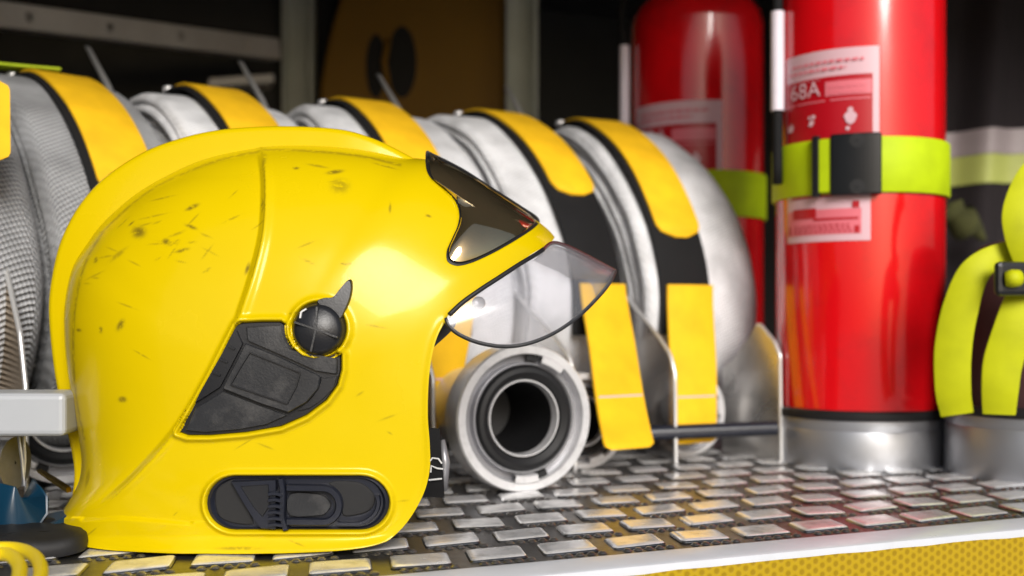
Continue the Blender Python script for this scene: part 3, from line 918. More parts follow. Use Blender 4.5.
def visor():
    T_ = resample(spline([(446, 318), (462, 303), (480, 290), (500, 277), (520, 264), (540, 252), (552, 243), (566, 246), (585, 255), (602, 264), (615, 271)], 8), 90)
    B_ = resample(spline([(446, 318), (449, 326), (460, 335), (480, 343), (505, 346.5), (530, 343), (556, 332), (580, 315), (600, 295), (610, 282), (615, 271.5)], 8), 90)
    rows = []
    nr = 28
    for i in range(nr + 1):
        q = T_ + (B_ - T_) * (i / nr)
        u, v, w = pix2shell(q[:, 0], q[:, 1], STV, WV, 120)
        rows.append(np.stack([u, w, v], -1))
    A = np.array(rows)
    near = np.stack([A[..., 0], Y0 - A[..., 1], A[..., 2]], -1).reshape(-1, 3)
    far = np.stack([A[..., 0], Y0 + A[..., 1], A[..., 2]], -1).reshape(-1, 3)
    idx = np.arange((nr + 1) * 90).reshape(nr + 1, 90)
    q = np.stack([idx[:-1, :-1], idx[:-1, 1:], idx[1:, 1:], idx[1:, :-1]], -1).reshape(-1, 4)
    vz = mesh_obj('visor', near, q, M['visor'], helmet, smooth=True, sharp=180)
    so = vz.modifiers.new('thickness', 'SOLIDIFY'); so.thickness = 0.0022; so.offset = 0
    mb = MB()
    mb.tube([Vector(p) for p in near.reshape(nr + 1, 90, 3)[0, 52:]], 0.0013, 8)
    mb.build('visor_rim', M['visor_rim'], vz, sharp=180)
    mb = MB()
    mb.tube([Vector(p) for p in near.reshape(nr + 1, 90, 3)[-1, :]], 0.0013, 8)
    mb.build('lower_rim', M['plastic2'], vz, sharp=180)
    mb = MB()
    mb.tube([Vector(p) + Vector((0, -0.001, 0)) for p in near.reshape(nr + 1, 90, 3)[0, 2:54]], 0.0016, 8)
    mb.build('brow_seal', M['rubber'], vz, sharp=180)
    pv = patch('visor_pivot', [(478 + 7 * math.cos(a), 303 + 7 * math.sin(a)) for a in np.linspace(0, 2 * math.pi, 25)[:-1]], helmet, M['coupling_dark'], [(s_, -0.012 + 0.002 * (1 - s_ * s_)) for s_ in (0.03, .5, .9)] + [(1.0, -0.014)], (478, 303), nres=40)
    return vz


visor()
# chin strap hanging at the front of the shell
cs = MB()
pts = [at(430, 428, 0.74), at(432, 455, 0.737), at(434, 478, 0.737), at(435, 497, 0.74)]
for i in range(len(pts) - 1): pass
path = [Vector(p) for p in spline([tuple(p) for p in pts], 8)]
vs, fs = [], []
for p in path:
    for sx, sy in ((-.008, 0), (.0065, -.003), (.0065, -.0005), (-.008, .0025)): vs.append(p + Vector((sx, sy, 0)))
for i in range(len(path) - 1):
    for k in range(4):
        k2 = (k + 1) % 4; fs.append((i * 4 + k, i * 4 + k2, i * 4 + 4 + k2, i * 4 + 4 + k))
fs += [(3, 2, 1, 0), tuple(len(vs) - 4 + k for k in range(4))]
strap_o = mesh_obj('chin_strap', vs, fs, M['black_web'], helmet, smooth=False)


def text_mesh(body, size):
    cu = bpy.data.curves.new('lettering', 'FONT'); cu.body = body; cu.size = size; cu.align_x = 'CENTER'; cu.align_y = 'CENTER'
    cu.extrude = 0.0
    ob = bpy.data.objects.new('lettering', cu); COL.objects.link(ob)
    dg = bpy.context.evaluated_depsgraph_get()
    me = ob.evaluated_get(dg).to_mesh()
    V = [tuple(v.co) for v in me.vertices]; Fc = [tuple(p.vertices) for p in me.polygons]
    ob.evaluated_get(dg).to_mesh_clear()
    bpy.data.objects.remove(ob); bpy.data.curves.remove(cu)
    return V, Fc


mb = MB()
c0 = at(436, 467, 0.7335)
for pp in ([(-.006, .004), (-.003, .0075), (.002, .007), (.005, .003)], [(-.0045, -.0045), (-.004, .001), (.001, -.001), (.006, -.0015)], [(-.006, -.011), (.005, -.0095)]):
    mb.tube([c0 + Vector((x, -0.0005 - x * 0.2, z)) for x, z in [(a_ * .8, b_ * .8) for a_, b_ in pp]], 0.0006, 6)
mb.build('strap_lettering', M['white_mark'], strap_o)
mb = MB(); mb.tube([at(443, 440, .76), at(445, 462, .757), at(444, 490, .76)], [.0015, .0035, .0025], 8); mb.build('strap_slider', M['coupling_dark'], strap_o, sharp=180)

# ------------------------------------------------------------------ rolled hoses
RR = 0.207           # depth radius of a roll
ZC = 0.172           # height of its axis: the rolls sag a little


def rho(th):
    """outline of a sagging roll; th = 0 back, 90 deg top, 180 front"""
    c, s_ = abs(math.cos(th)), abs(math.sin(th))
    if math.sin(th) >= 0:
        p = 1.62 if math.cos(th) < 0 else 1.9
        a, b = RR, 0.208
    else:
        p, a, b = 2.2, RR, 0.1705
    return ((c / a) ** p + (s_ / b) ** p) ** (-1 / p)


YAW = [0.0]; TC = [0.0]


def ER(t, m, z):
    """roll frame: turned by YAW about the roll's own centre"""
    ca, sa = math.cos(R(YAW[0])), math.sin(R(YAW[0]))
    d = t - TC[0]
    return E(TC[0] + d * ca - m * sa, m * ca + d * sa, z)


def coil_mesh(name, parent, discs, mtl, seed, rad=RR, rcs=(0.009, 0.014)):
    rr = random.Random(seed)
    V, Fc, UV = [], [], []
    seg = 150
    for (ta, tb) in discs:
        prof = []          # (t, r)
        pitch = 0.0125
        nl = 9
        left = []
        r_ = rad
        rc = rcs[0]
        rc2 = rcs[1]
        # left side from inner to outer, scalloped windings
        for L_ in range(nl, 0, -1):
            ro = rad - (L_ - 1) * pitch * 0.93
            for q in (0.0, 0.15, 0.35, 0.5, 0.65, 0.85):
                rr_ = ro - pitch * 0.93 * (1 - q)
                dep = 0.0065 * (abs(2 * q - 1) ** 2.6)
                left.append((dep + 0.0, rr_, L_))
        prof += [(ta + d, r, L_) for d, r, L_ in left if r < rad - rc]
        for a in np.linspace(0, 90, 6):
            prof.append((ta + rc * (1 - math.cos(R(90 - a)) * 0 - math.sin(R(a)) * 1) if False else ta + rc - rc * math.cos(R(a)), rad - rc + rc * math.sin(R(a)), 0))
        for q in np.linspace(0.08, 0.92, 10):
            prof.append((ta + rc + (tb - ta - rc - rc2) * q, rad + 0.0012 * math.sin(math.pi * q), 0))
        for a in np.linspace(90, 0, 6):
            prof.append((tb - rc2 + rc2 * math.cos(R(a)), rad - rc2 + rc2 * math.sin(R(a)), 0))
        prof += [(tb - d, r, L_) for d, r, L_ in reversed(left) if r < rad - rc2]
        ph = [rr.uniform(0, 6.28) for _ in range(12)]
        lj = [rr.uniform(-.003, .003) for _ in range(nl + 2)]
        lph = [rr.uniform(0, 6.28) for _ in range(nl + 2)]
        arc = np.r_[0, np.cumsum([math.hypot(prof[i + 1][0] - prof[i][0], prof[i + 1][1] - prof[i][1]) for i in range(len(prof) - 1)])]
        b0 = len(V)
        for i, (t, r, L_) in enumerate(prof):
            for k in range(seg + 1):
                th = 2 * math.pi * k / seg
                x = r + 0.0018 * math.sin(2 * th + ph[0]) + 0.0013 * math.sin(5 * th + ph[1] + t * 9) + 0.0005 * math.sin(11 * th + ph[2] + t * 40) + 0.0003 * math.sin(17 * th + ph[5] - t * 60)
                sag = -0.004 * max(0, -math.sin(th)) ** 6
                tt = t + (lj[L_] + 0.0022 * math.sin(2 * th + lph[L_]) if L_ else 0.0012 * math.sin(3 * th + ph[3])) + 0.0010 * math.sin(7 * th + ph[4])
                x *= rho(th) / RR
                V.append(ER(tt, math.cos(th) * x, ZC + math.sin(th) * x))
                UV.append((th * r, arc[i]))
        np_ = seg + 1
        for i in range(len(prof) - 1):
            for k in range(seg):
                Fc.append((b0 + i * np_ + k, b0 + i * np_ + k + 1, b0 + (i + 1) * np_ + k + 1, b0 + (i + 1) * np_ + k))
    return mesh_obj(name, np.array([tuple(v) for v in V]), np.array(Fc), mtl, parent, smooth=True, sharp=180, uvs=UV)


def coupling(parent, c, rad, axis=-n, tail=0.12, lug_angles=(106, -102)):
    """claw coupling: c = centre of its front face, axis points out of the mouth"""
    k = rad / 0.061
    P = lambda L_: [(a * k, r * k) for a, r in L_]
    mb = MB()
    mb.lathe(P([(-tail, 0.036), (-0.075, 0.037), (-0.070, 0.043), (-0.052, 0.043), (-0.050, 0.048), (-0.034, 0.052), (-0.030, 0.0595), (-0.026, 0.061), (-0.002, 0.061), (0.0, 0.0598), (0.0, 0.0535), (-0.001, 0.053), (-0.010, 0.0525)]), c, axis, 96)
    body = mb.build('coupling', M['coupling'], parent, sharp=30)
    mb = MB(); mb.lathe(P([(-0.010, 0.0525), (-0.0102, 0.046), (-0.003, 0.0455), (-0.0025, 0.0442), (-0.0035, 0.0435), (-0.006, 0.0432)]), c, axis, 96)
    mb.build('lock_ring', M['coupling_dark'], body, sharp=30)
    mb = MB(); mb.lathe(P([(-0.003, 0.0452), (-0.0012, 0.0447), (-0.003, 0.0440)]), c, axis, 96); mb.build('bead', M['coupling'], body)
    mb = MB(); mb.lathe(P([(-0.004, 0.0438), (0.0, 0.0415), (0.001, 0.038), (-0.002, 0.0335), (-0.006, 0.032)]), c, axis, 96); mb.build('seal', M['rubber'], body)
    mb = MB(); mb.lathe(P([(-0.006, 0.0322), (-0.003, 0.0318), (-0.003, 0.0306), (-0.008, 0.0300), (-0.012, 0.0296)]), c, axis, 96); mb.build('inner_lip', M['coupling'], body, sharp=30)
    mb = MB(); mb.lathe(P([(-0.011, 0.0298), (-0.09, 0.027), (-0.095, 0.001)]), c, axis, 64); mb.build('bore', M['rubber'], body)
    for la in lug_angles:
        mb = MB()
        mb.lathe(P([(-0.009, 0.0535), (0.0015, 0.0535), (0.0022, 0.0525), (0.0022, 0.0475), (0.0010, 0.0468), (-0.009, 0.0466)]), c, axis, 10, R(la), R(la + 24))
        mb.build('lug', M['coupling'], body, sharp=30)
        mb = MB()
        mb.lathe(P([(-0.0095, 0.0530), (-0.004, 0.0530), (-0.004, 0.0475), (-0.0095, 0.047)]), c, axis, 6, R(la - 13), R(la - 1))
        mb.build('notch', M['rubber'], body, sharp=30)
    return body


def ribbon(path, width, thick, tip=False, rnd=0.36):
    """path: list of (t, m, z, nm, nz): centre line on a roll; normal in the (m,z) plane"""
    V = []; k = len(path)
    ds = [0]
    for i in range(1, k):
        ds.append(ds[-1] + math.hypot(path[i][1] - path[i - 1][1], path[i][2] - path[i - 1][2]))
    tot = ds[-1]
    for i, (t, m_, z, nm, nz) in enumerate(path):
        hw = width / 2
        d = tot - ds[i]
        rc = width * rnd
        if tip and d < rc:
            hw = width / 2 - rc + math.sqrt(max(0, rc * rc - (rc - d) ** 2)) + 1e-4
        th = thick / 2
        for st_, sn in ((-1, -1), (1, -1), (1, 0.6), (0.94, 1), (-0.94, 1), (-1, 0.6)):
            V.append(ER(t + st_ * hw, m_ + nm * th * sn, z + nz * th * sn))
    f = []
    for i in range(k - 1):
        for q in range(6):
            q2 = (q + 1) % 6
            f.append((i * 6 + q, i * 6 + q2, i * 6 + 6 + q2, i * 6 + 6 + q))
    f += [(5, 4, 3, 2, 1, 0), tuple((k - 1) * 6 + q for q in range(6))]
    return V, f


def arc_path(t, r0, a0, a1, k=40, lift=0.0, dt=0.0, wav=0.0):
    """angles from the back: 0 = back, 90 = top, 180 = front"""
    out = []
    for i in range(k + 1):
        s = i / k
        a = R(a0 + (a1 - a0) * s)
        r_ = rho(a) + lift + wav * math.sin(a * 9)
        out.append((t + dt * s, math.cos(a) * r_, ZC + math.sin(a) * r_, math.cos(a), math.sin(a)))
    return out


def strap(t, label, tip_z, tail, seed, wid=0.056):
    """tail: None or (top z, end z, sideways shift, forward lean)"""
    o = thing('hose_strap', label, 'strap', ER(t, -RR, ZC), 'yellow and black straps round the hoses')
    p = arc_path(t - 0.003, RR, -20, 178, 70, 0.0062)
    a_end = p[-1]
    for s in np.linspace(0.01, 0.05, 5): p.append((t - 0.003, a_end[1] - 0.001, a_end[2] - s, -1, 0))
    v, f = ribbon(p, wid + 0.006, 0.003); mesh_obj('black_webbing', v, f, M['black_web'], o, sharp=50)
    tip_a = min(range(95, 180), key=lambda a: abs(ZC + rho(R(a)) * math.sin(R(a)) - tip_z))
    p = arc_path(t + 0.001, RR, 30, tip_a, 70, 0.0098, 0.0, 0.0005)
    v, f = ribbon(p, wid, 0.0028, tip=True); mesh_obj('yellow_tongue', v, f, M['strap'], o, sharp=50)
    if tail:
        tail_top, tail_end, tail_dt, lean = tail

        def tp(s):
            return (t + 0.001 + tail_dt * s ** 1.3, -(RR + 0.0110) - lean * s ** 1.3 + 0.0015 * math.sin(s * 7 + seed), tail_top + (tail_end - tail_top) * s, -1, 0.0)
        v, f = ribbon([tp(s) for s in np.linspace(0, 1, 60)], wid + 0.001, 0.0034, tip=True, rnd=0.12)
        tl = mesh_obj('yellow_tail', v, f, M['strap'], o, sharp=50)
        q = tp((tail_end + 0.045 - tail_top) / (tail_end - tail_top))
        v, f = ribbon([(q[0], q[1] - 0.0019, q[2] + 0.0008, -1, 0), (q[0], q[1] - 0.0021, q[2] - 0.0008, -1, 0)], wid * 0.94, 0.0006)
        mesh_obj('stitching', v, f, M['label_white'], tl, smooth=False)
    a = R(84)
    mb = MB(); c = ER(t - wid / 2 - 0.001, math.cos(a) * (rho(a) + .010), ZC + math.sin(a) * (rho(a) + .010))
    mb.lathe([(-0.0035, 0.0001), (-0.0035, 0.006), (0.002, 0.006), (0.0035, 0.004), (0.0038, 0.0001)], c, UP, 16)
    mb.build('rivet', M['coupling'], o)
    return o


HG = 'white rolled hoses standing in a row'
ROLLS = [  # yaw, discs, label, material, seed, edge radii
    (0, [(-0.046, 0.112)], 'wide white rolled hose at the right end of the row, beside the red extinguishers', 'hose_white', 1, (0.009, 0.034)),
    (8, [(-0.213, -0.096)], 'white rolled hose second from the right end, behind the clear visor tip', 'hose_white', 2, (0.009, 0.012)),
    (7, [(-0.372, -0.215)], 'white rolled hose mid row behind the gold shield, its big coupling before the visor', 'hose_white', 3, (0.009, 0.014)),
    (13, [(-0.535, -0.395)], 'grey white rolled hose behind the helmet crown, second from the left end', 'hose_white', 4, (0.009, 0.014)),
    (18, [(-0.688, -0.551), (-0.770, -0.694)], 'grey ribbed rolled hose at the left end, behind the back of the helmet', 'hose_grey_shaded', 5, (0.012, 0.016)),
]
STRAPS = [
    (0.0, 'yellow strap round the rightmost hose roll, its tail beside the smoked plate edge', 0.231, (0.182, 0.022, -0.034, 0.055)),
    (-0.135, 'yellow strap whose tail hangs just right of the big coupling mouth', 0.272, (0.182, 0.028, -0.050, 0.105)),
    (-0.300, 'yellow strap on the middle hose roll, its tongue above the gold shield', 0.26, (0.182, 0.045, -0.035, 0.02)),
    (-0.466, 'yellow strap tongue rising behind the crown of the helmet', 0.26, None),
    (-0.6146, 'yellow strap with black edge behind the rear of the helmet, leftmost whole one', 0.25, None)]
hoses = []
for (yaw, discs, lab, mk, sd, rcs), (ts, sl, tz, tail) in zip(ROLLS, STRAPS):
    tm = (min(d[0] for d in discs) + max(d[1] for d in discs)) / 2
    YAW[0] = yaw; TC[0] = ts
    o = thing('rolled_hose', lab, 'fire hose', E(tm, 0, 0), HG)
    coil_mesh('hose_coil', o, discs, M[mk], sd, rcs=rcs)
    hoses.append(o)
    strap(ts, sl, tz, tail, sd)
YAW[0] = 0; TC[0] = 0

coupling(hoses[2], at(526, 418.5, 0.925), 0.0625, tail=0.14)
coupling(hoses[1], E(-0.150, -0.262, 0.0475), 0.0465, tail=0.13, lug_angles=(40, -120))
coupling(hoses[0], E(-0.004, -0.222, 0.047), 0.0465, tail=0.13, lug_angles=(20, 160))
coupling(hoses[4], at(66, 417, 0.95), 0.058, tail=0.12, lug_angles=(100, -60))

# yellow tab of a further strap at the left frame edge, lying on the left hose
yt = thing('strap_end', 'rounded yellow strap end hanging at the left edge of the photo before the ribbed hose', 'strap', at(-8, 120, 0.84))
p = [Vector(at(-12, 80 + 80 * s, 0.86 - 0.03 * s)) for s in np.linspace(0, 1, 20)]
vs, fs = [], []
for i, q in enumerate(p):
    s = i / 19; hw = 0.0155
    dd = min(s, 1 - s) * 0.0625
    if dd < 0.008: hw = 0.0155 - 0.008 + math.sqrt(max(0, 0.008 ** 2 - (0.008 - dd) ** 2)) + 1e-4
    for sx, sy in ((-1, 0.002), (1, 0.002), (1, -0.002), (-1, -0.002)): vs.append(q + e * (hw * sx) + n * sy)
for i in range(19):
    for k in range(4):
        k2 = (k + 1) % 4; fs.append((i * 4 + k, i * 4 + k2, i * 4 + 4 + k2, i * 4 + 4 + k))
fs += [(3, 2, 1, 0), tuple(len(vs) - 4 + k for k in range(4))]
mesh_obj('webbing', vs, fs, M['strap'], yt, smooth=False)
# neon webbing lying over the top of the left hose
p = arc_path(-0.735, RR, 70, 100, 14, 0.008)
pts = spline([tuple(E(-0.80, 0.03, 0.406)), tuple(E(-0.735, 0.02, 0.402)), tuple(E(-0.68, 0.01, 0.396)), tuple(E(-0.606, 0.005, 0.3945))], 8)
vs, fs = [], []
for q in pts:
    for sm_, sz in ((-0.012, 0), (0.012, 0), (0.012, 0.0022), (-0.012, 0.0022)): vs.append(Vector(q) + n * sm_ + UP * sz)
for i in range(len(pts) - 1):
    for k in range(4):
        k2 = (k + 1) % 4; fs.append((i * 4 + k, i * 4 + k2, i * 4 + 4 + k2, i * 4 + 4 + k))
fs += [(3, 2, 1, 0), tuple(len(vs) - 4 + k for k in range(4))]
o = mesh_obj('neon_webbing', vs, fs, M['neon'], None, smooth=False, loc=E(-0.7, 0.02, 0.4))
tag(o, 'flat neon green webbing lying over the top of the leftmost hose', 'strap')

# divider plates
PROF = [(0.20, 0.0), (0.20, 0.25), (0.17, 0.30), (0.06, 0.33), (0.03, 0.335), (0.015, 0.330), (0.0, 0.322), (-0.08, 0.250), (-0.163, 0.184), (-0.215, 0.150), (-0.252, 0.126), (-0.272, 0.110), (-0.280, 0.092), (-0.282, 0.0)]


def divider(t, label, prof=PROF, tw=0.0028, yaw=0.0, mt='steel'):
    o = thing('divider_plate', label, 'metal plate', E(t, prof[-1][0], 0), 'divider plates between the hoses')
    yaw = -math.tan(R(yaw))
    pts = [E(t + yaw * m_, m_, z + 0.001) for m_, z in prof]
    mb = MB(); mb.prism(pts, e * tw)
    mesh_obj('plate', mb.v, mb.f, M[mt], o, smooth=False)
    mb = MB()
    fr = prof[4:]
    path = [E(t + yaw * m_ + tw / 2, m_, z + 0.001) for m_, z in fr]
    mb.tube([Vector(q) for q in resample(np.array([tuple(q) for q in path]), 60)], 0.0021, 8)
    mb.build('edge', M['steel_edge'], o, sharp=180)
    if prof is PROF:
        mb = MB(); mb.tube([E(t + yaw * m_ + 0.006 + tw / 2, m_, z) for m_, z in ((0.02, 0.33), (0.07, 0.395), (0.125, 0.448), (0.132, 0.452))], [.004, .0036, .0028, .0015], 8)
        mb.build('guide_pin', M['steel_edge'], o, sharp=180)
    return o


divider(-0.0615, 'smoked see-through plate between the last two hose rolls, before a yellow tail')
divider(-0.218, 'divider plate left of the tall yellow tail, mostly behind the big coupling', yaw=9)
divider(-0.380, 'divider plate edge poking up between the middle hoses behind the helmet crown', yaw=13)
divider(-0.540, 'divider plate edge poking up just right of the leftmost yellow strap', yaw=17)
divider(0.052, 'dark polished steel plate at the right end of the hoses next to the red extinguisher', [(-0.203, 0.0), (-0.203, 0.09), (-0.225, 0.103), (-0.25, 0.126), (-0.262, 0.138), (-0.268, 0.1385), (-0.290, 0.122), (-0.299, 0.108), (-0.301, 0.0)], mt='steel2')
divider(-0.713, 'brownish polished plate at the left edge of the photo, before the ribbed hose', [(-0.17, 0.0), (-0.17, 0.18), (-0.180, 0.235), (-0.190, 0.242), (-0.225, 0.19), (-0.268, 0.135), (-0.283, 0.095), (-0.287, 0.0)], yaw=13.5, mt='bronze')

# dark bar running in front of the hoses
a_, b_ = at(628, 434, 1.075), at(776, 428, 1.10)
mb = MB(); mb.tube([a_, a_ * 0.5 + b_ * 0.5, b_], 0.0075, 14)
o = mb.build('retaining_bar', M['navy'], None, loc=a_); tag(o, 'dark round bar running low across the front of the hoses to the right steel plate', 'bar')

# ------------------------------------------------------------------ extinguishers
def cyl_patch(mb, c, r, px_a0, px_a1, z0, z1, k=24):
    """curved rectangle on a cylinder, angles measured from the camera side, + to the right"""
    v = []
    for i in range(k + 1):
        a = px_a0 + (px_a1 - px_a0) * i / k
        for z in (z0, z1):
            v.append(Vector((c.x + math.sin(a) * r, c.y - math.cos(a) * r, z)))
    f = [(2 * i, 2 * i + 2, 2 * i + 3, 2 * i + 1) for i in range(k)]
    mb.add(v, f)


def wrap_shape(mb, shape, c, r, a_c, z_c, size):
    """2-D shapes (list of polygons in unit coords) wrapped on the cylinder"""
    for poly in shape:
        v = [Vector((c.x + math.sin(a_c + x * size / r) * r, c.y - math.cos(a_c + x * size / r) * r, z_c + y * size)) for x, y in poly]
        mb.add(v, [tuple(range(len(v)))])


def circle(cx, cy, r, k=14, sy=1.0):
    return [(cx + r * math.cos(2 * math.pi * i / k), cy + r * sy * math.sin(2 * math.pi * i / k)) for i in range(k)]


PICTO_A = [circle(-.2, .25, .14), circle(.2, .3, .2), [(-.3, -.5), (.1, -.5), (.3, -.1), (.0, .05), (-.2, -.1)]]
PICTO_B = [circle(0, .55, .2), [(-.5, .1), (-.25, .4), (.25, .4), (.5, .1), (.3, -.4), (.0, -.6), (-.3, -.4)], circle(-.2, -.85, .16)]
PICTO_C = [[(-.4, -.5), (.2, -.5), (.4, -.1), (.1, .3), (-.1, .0), (-.35, .1)]]


def extinguisher(c, r, label, z0, top, lab_a0, lab_a1, lab_z, low_z, hose_side):
    o = thing('fire_extinguisher', label, 'fire extinguisher', Vector((c.x, c.y, z0)), 'red fire extinguishers')
    prof = [(0.0, 0.001), (0.0, r - 0.006), (0.002, r - 0.002), (0.006, r), (0.02, r)]
    for z in np.linspace(0.05, top - z0 - 0.05, 8): prof.append((z, r))
    H = top - z0
    for a in np.linspace(0, 80, 12):
        prof.append((H - 0.05 + 0.05 * math.sin(R(a)), r * 0.42 + r * 0.58 * math.cos(R(a))))
    prof += [(H + 0.002, 0.022), (H + 0.02, 0.02), (H + 0.021, 0.001)]
    mb = MB(); mb.lathe(prof, Vector((c.x, c.y, z0)), UP, 96)
    mb.build('cylinder', M['red'], o, sharp=40)
    # valve head with squeeze lever
    mb = MB(); zt = z0 + H + 0.02
    mb.lathe([(0, 0.001), (0, 0.019), (0.035, 0.019), (0.045, 0.012), (0.05, 0.001)], Vector((c.x, c.y, zt)), UP, 32)
    va = mb.build('valve', M['alu'], o)
    mb = MB(); mb.box(Vector((c.x - 0.03, c.y, zt + 0.052)), Vector((.055, 0, .008)), Vector((0, .009, 0)), UP * .0025); mb.build('lever', M['plastic'], va, smooth=False)
    # printed labels
    rl = r + 0.0006
    zt_, zb_ = lab_z
    hh = zt_ - zb_
    lab = MB(); cyl_patch(lab, c, rl, lab_a0, lab_a1, zb_, zt_)
    lo = lab.build('label', M['label_white'], o)
    w_ = lab_a1 - lab_a0
    rd = MB()
    cyl_patch(rd, c, rl + 0.0005, lab_a0 + 0.02 * w_, lab_a1 - 0.06 * w_, zb_ + 0.0 * hh, zt_ - 0.30 * hh)
    rd.build('red_field', M['label_red'], lo)
    pk = MB()
    cyl_patch(pk, c, rl + 0.0010, lab_a0 + 0.50 * w_, lab_a1 - 0.07 * w_, zt_ - 0.52 * hh, zt_ - 0.36 * hh)
    for fa, fb in ((0.03, 0.16), (0.19, 0.50), (0.55, 0.92)):
        cyl_patch(pk, c, rl + 0.0010, lab_a0 + fa * w_, lab_a0 + fb * w_, zt_ - 0.575 * hh, zt_ - 0.56 * hh, 8)
    for q in range(4):
        cyl_patch(pk, c, rl + 0.0010, lab_a0 + 0.05 * w_, lab_a0 + 0.45 * w_, zt_ - (0.32 + .01 * 0) * hh, zt_ - 0.335 * hh, 8)
    pk.build('pale_panel', M['label_pink'], lo)
    ln = MB()
    rr = random.Random(int(r * 1e5))
    for row, zz, x0, x1 in ((0, 0.12, .12, .86), (1, 0.20, .08, .7), (2, 0.41, .54, .9), (3, 0.47, .54, .88)):
        x = x0
        while x < x1:
            L_ = rr.uniform(0.02, 0.07)
            cyl_patch(ln, c, rl + 0.0016, lab_a0 + x * w_, lab_a0 + min(x1, x + L_) * w_, zt_ - (zz + 0.028) * hh, zt_ - zz * hh, 2)
            x += L_ + 0.018
    ln.build('fine_print', M['label_pink'], lo)
    for ch, dx in (('6', 0.15), ('8', 0.26), ('A', 0.385)):
        pc = MB()
        Vt, Ft = text_mesh(ch, 0.021)
        ac = lab_a0 + dx * w_
        pc.add([Vector((c.x + math.sin(ac + x / rl) * (rl + .0016), c.y - math.cos(ac + x / rl) * (rl + .0016), zt_ - 0.43 * hh + y)) for x, y, _ in Vt], Ft)
        pc.build('letter', M['label_white'], lo)
    sz = 0.011
    for shp, dx, dz, k_ in ((PICTO_A, .36, .77, 1), (PICTO_B, .74, .77, 1.15), (PICTO_C, .10, .80, 1)):
        pc = MB()
        wrap_shape(pc, shp, c, rl + .0016, lab_a0 + dx * w_, zt_ - dz * hh, sz * k_)
        pc.build('pictogram', M['label_white'], lo)
    if low_z:
        zt_, zb_ = low_z; hh = zt_ - zb_
        l2 = MB(); cyl_patch(l2, c, rl, lab_a0 + 0.02, lab_a1 - 0.08 * w_, zb_, zt_); l2o = l2.build('label', M['label_white'], o)
        w2 = w_ * 0.9
        r2 = MB()
        cyl_patch(r2, c, rl + .0005, lab_a0 + 0.05, lab_a0 + 0.93 * w2, zb_ + 0.13 * hh, zt_ - 0.02)
        r2.build('pale_field', M['label_pink'], l2o)
        r3 = MB()
        cyl_patch(r3, c, rl + .0010, lab_a0 + 0.14 * w2, lab_a0 + 0.45 * w2, zt_ - 0.55 * hh, zt_ - 0.36 * hh)
        cyl_patch(r3, c, rl + .0010, lab_a0 + 0.06 * w2, lab_a0 + 0.10 * w2, zb_ + 0.15 * hh, zb_ + 0.32 * hh)
        cyl_patch(r3, c, rl + .0010, lab_a0 + 0.86 * w2, lab_a0 + 0.91 * w2, zb_ + 0.15 * hh, zb_ + 0.28 * hh)
        cyl_patch(r3, c, rl + .0010, lab_a0 + 0.84 * w2, lab_a0 + 0.91 * w2, zb_ + 0.62 * hh, zb_ + 0.74 * hh)
        cyl_patch(r3, c, rl + .0010, lab_a0 + 0.42 * w2, lab_a0 + 0.9 * w2, zb_ + 0.40 * hh, zb_ + 0.44 * hh)
        cyl_patch(r3, c, rl + .0010, lab_a0 + 0.12 * w2, lab_a0 + 0.9 * w2, zb_ + 0.84 * hh, zb_ + 0.88 * hh)
        for row in range(3):
            x = 0.16
            while x < 0.8:
                L_ = rr.uniform(0.02, 0.06)
                cyl_patch(r3, c, rl + .0010, lab_a0 + x * w2, lab_a0 + (x + L_) * w2, zb_ + (0.17 + row * .06) * hh, zb_ + (0.195 + row * .06) * hh, 2)
                x += L_ + 0.02
        r3.build('print', M['label_red'], l2o)
    # discharge hose clipped down the left side, with its white sleeve
    hx = Vector((c.x + hose_side[0], c.y + hose_side[1], 0))
    mb = MB(); pts = [Vector((c.x - 0.02, c.y, zt + 0.03)), Vector((hx.x * .5 + c.x * .5, hx.y, zt + 0.035)), Vector((hx.x, hx.y, zt - 0.03)), Vector((hx.x, hx.y, zt - 0.12)), Vector((hx.x, hx.y, z0 + 0.27))]
    mb.tube([Vector(q) for q in spline([tuple(q) for q in pts], 10)], 0.0052, 14)
    ho = mb.build('discharge_hose', M['black_web'], o, sharp=180)
    mb = MB(); mb.lathe([(0, 0.0053), (0, 0.0068), (hose_side[3] - hose_side[2], 0.0068), (hose_side[3] - hose_side[2], 0.0053)], Vector((hx.x, hx.y, hose_side[2])), UP, 20)
    mb.build('sleeve', M['sleeve'], ho, sharp=40)
    return o


def holder(c, r, label, h=0.048):
    o = thing('extinguisher_holder', label, 'holder', Vector((c.x, c.y, 0)), 'round aluminium holders on the shelf')
    mb = MB()
    mb.lathe([(0.0005, r - 0.006), (0.0005, r + 0.0017), (0.002, r + 0.0022), (h - 0.012, r + 0.0022), (h - 0.010, r + 0.0014), (h - 0.008, r + 0.0022), (h, r + 0.0022), (h, r + 0.0012), (0.006, r + 0.0012), (0.006, 0.001)], Vector((c.x, c.y, 0)), UP, 96)
    mb.build('cup', M['cup'], o, sharp=30)
    mb = MB(); mb.lathe([(h + 0.0003, r + 0.0005), (h + 0.0003, r + 0.0032), (h + 0.002, r + 0.0042), (h + 0.008, r + 0.0042), (h + 0.010, r + 0.0022), (h + 0.010, r + 0.0005)], Vector((c.x, c.y, 0)), UP, 96)
    mb.build('rubber_rim', M['rubber'], o, sharp=40)
    return o


M['cup'] = mat('brushed_cup', (0.42, 0.43, 0.46), 0.42, 0.85, noise=0.1, nscale=20, rvar=0.08, bump=0.04, bscale=40)
XA = Vector((0.168 * 1.49 + .0, 1.49, 0)); RA = 0.0885
XB = Vector((0.3565, 1.130, 0)); RB = 0.0835


def zz(py, Y): return CH + (HY - py) / F * Y


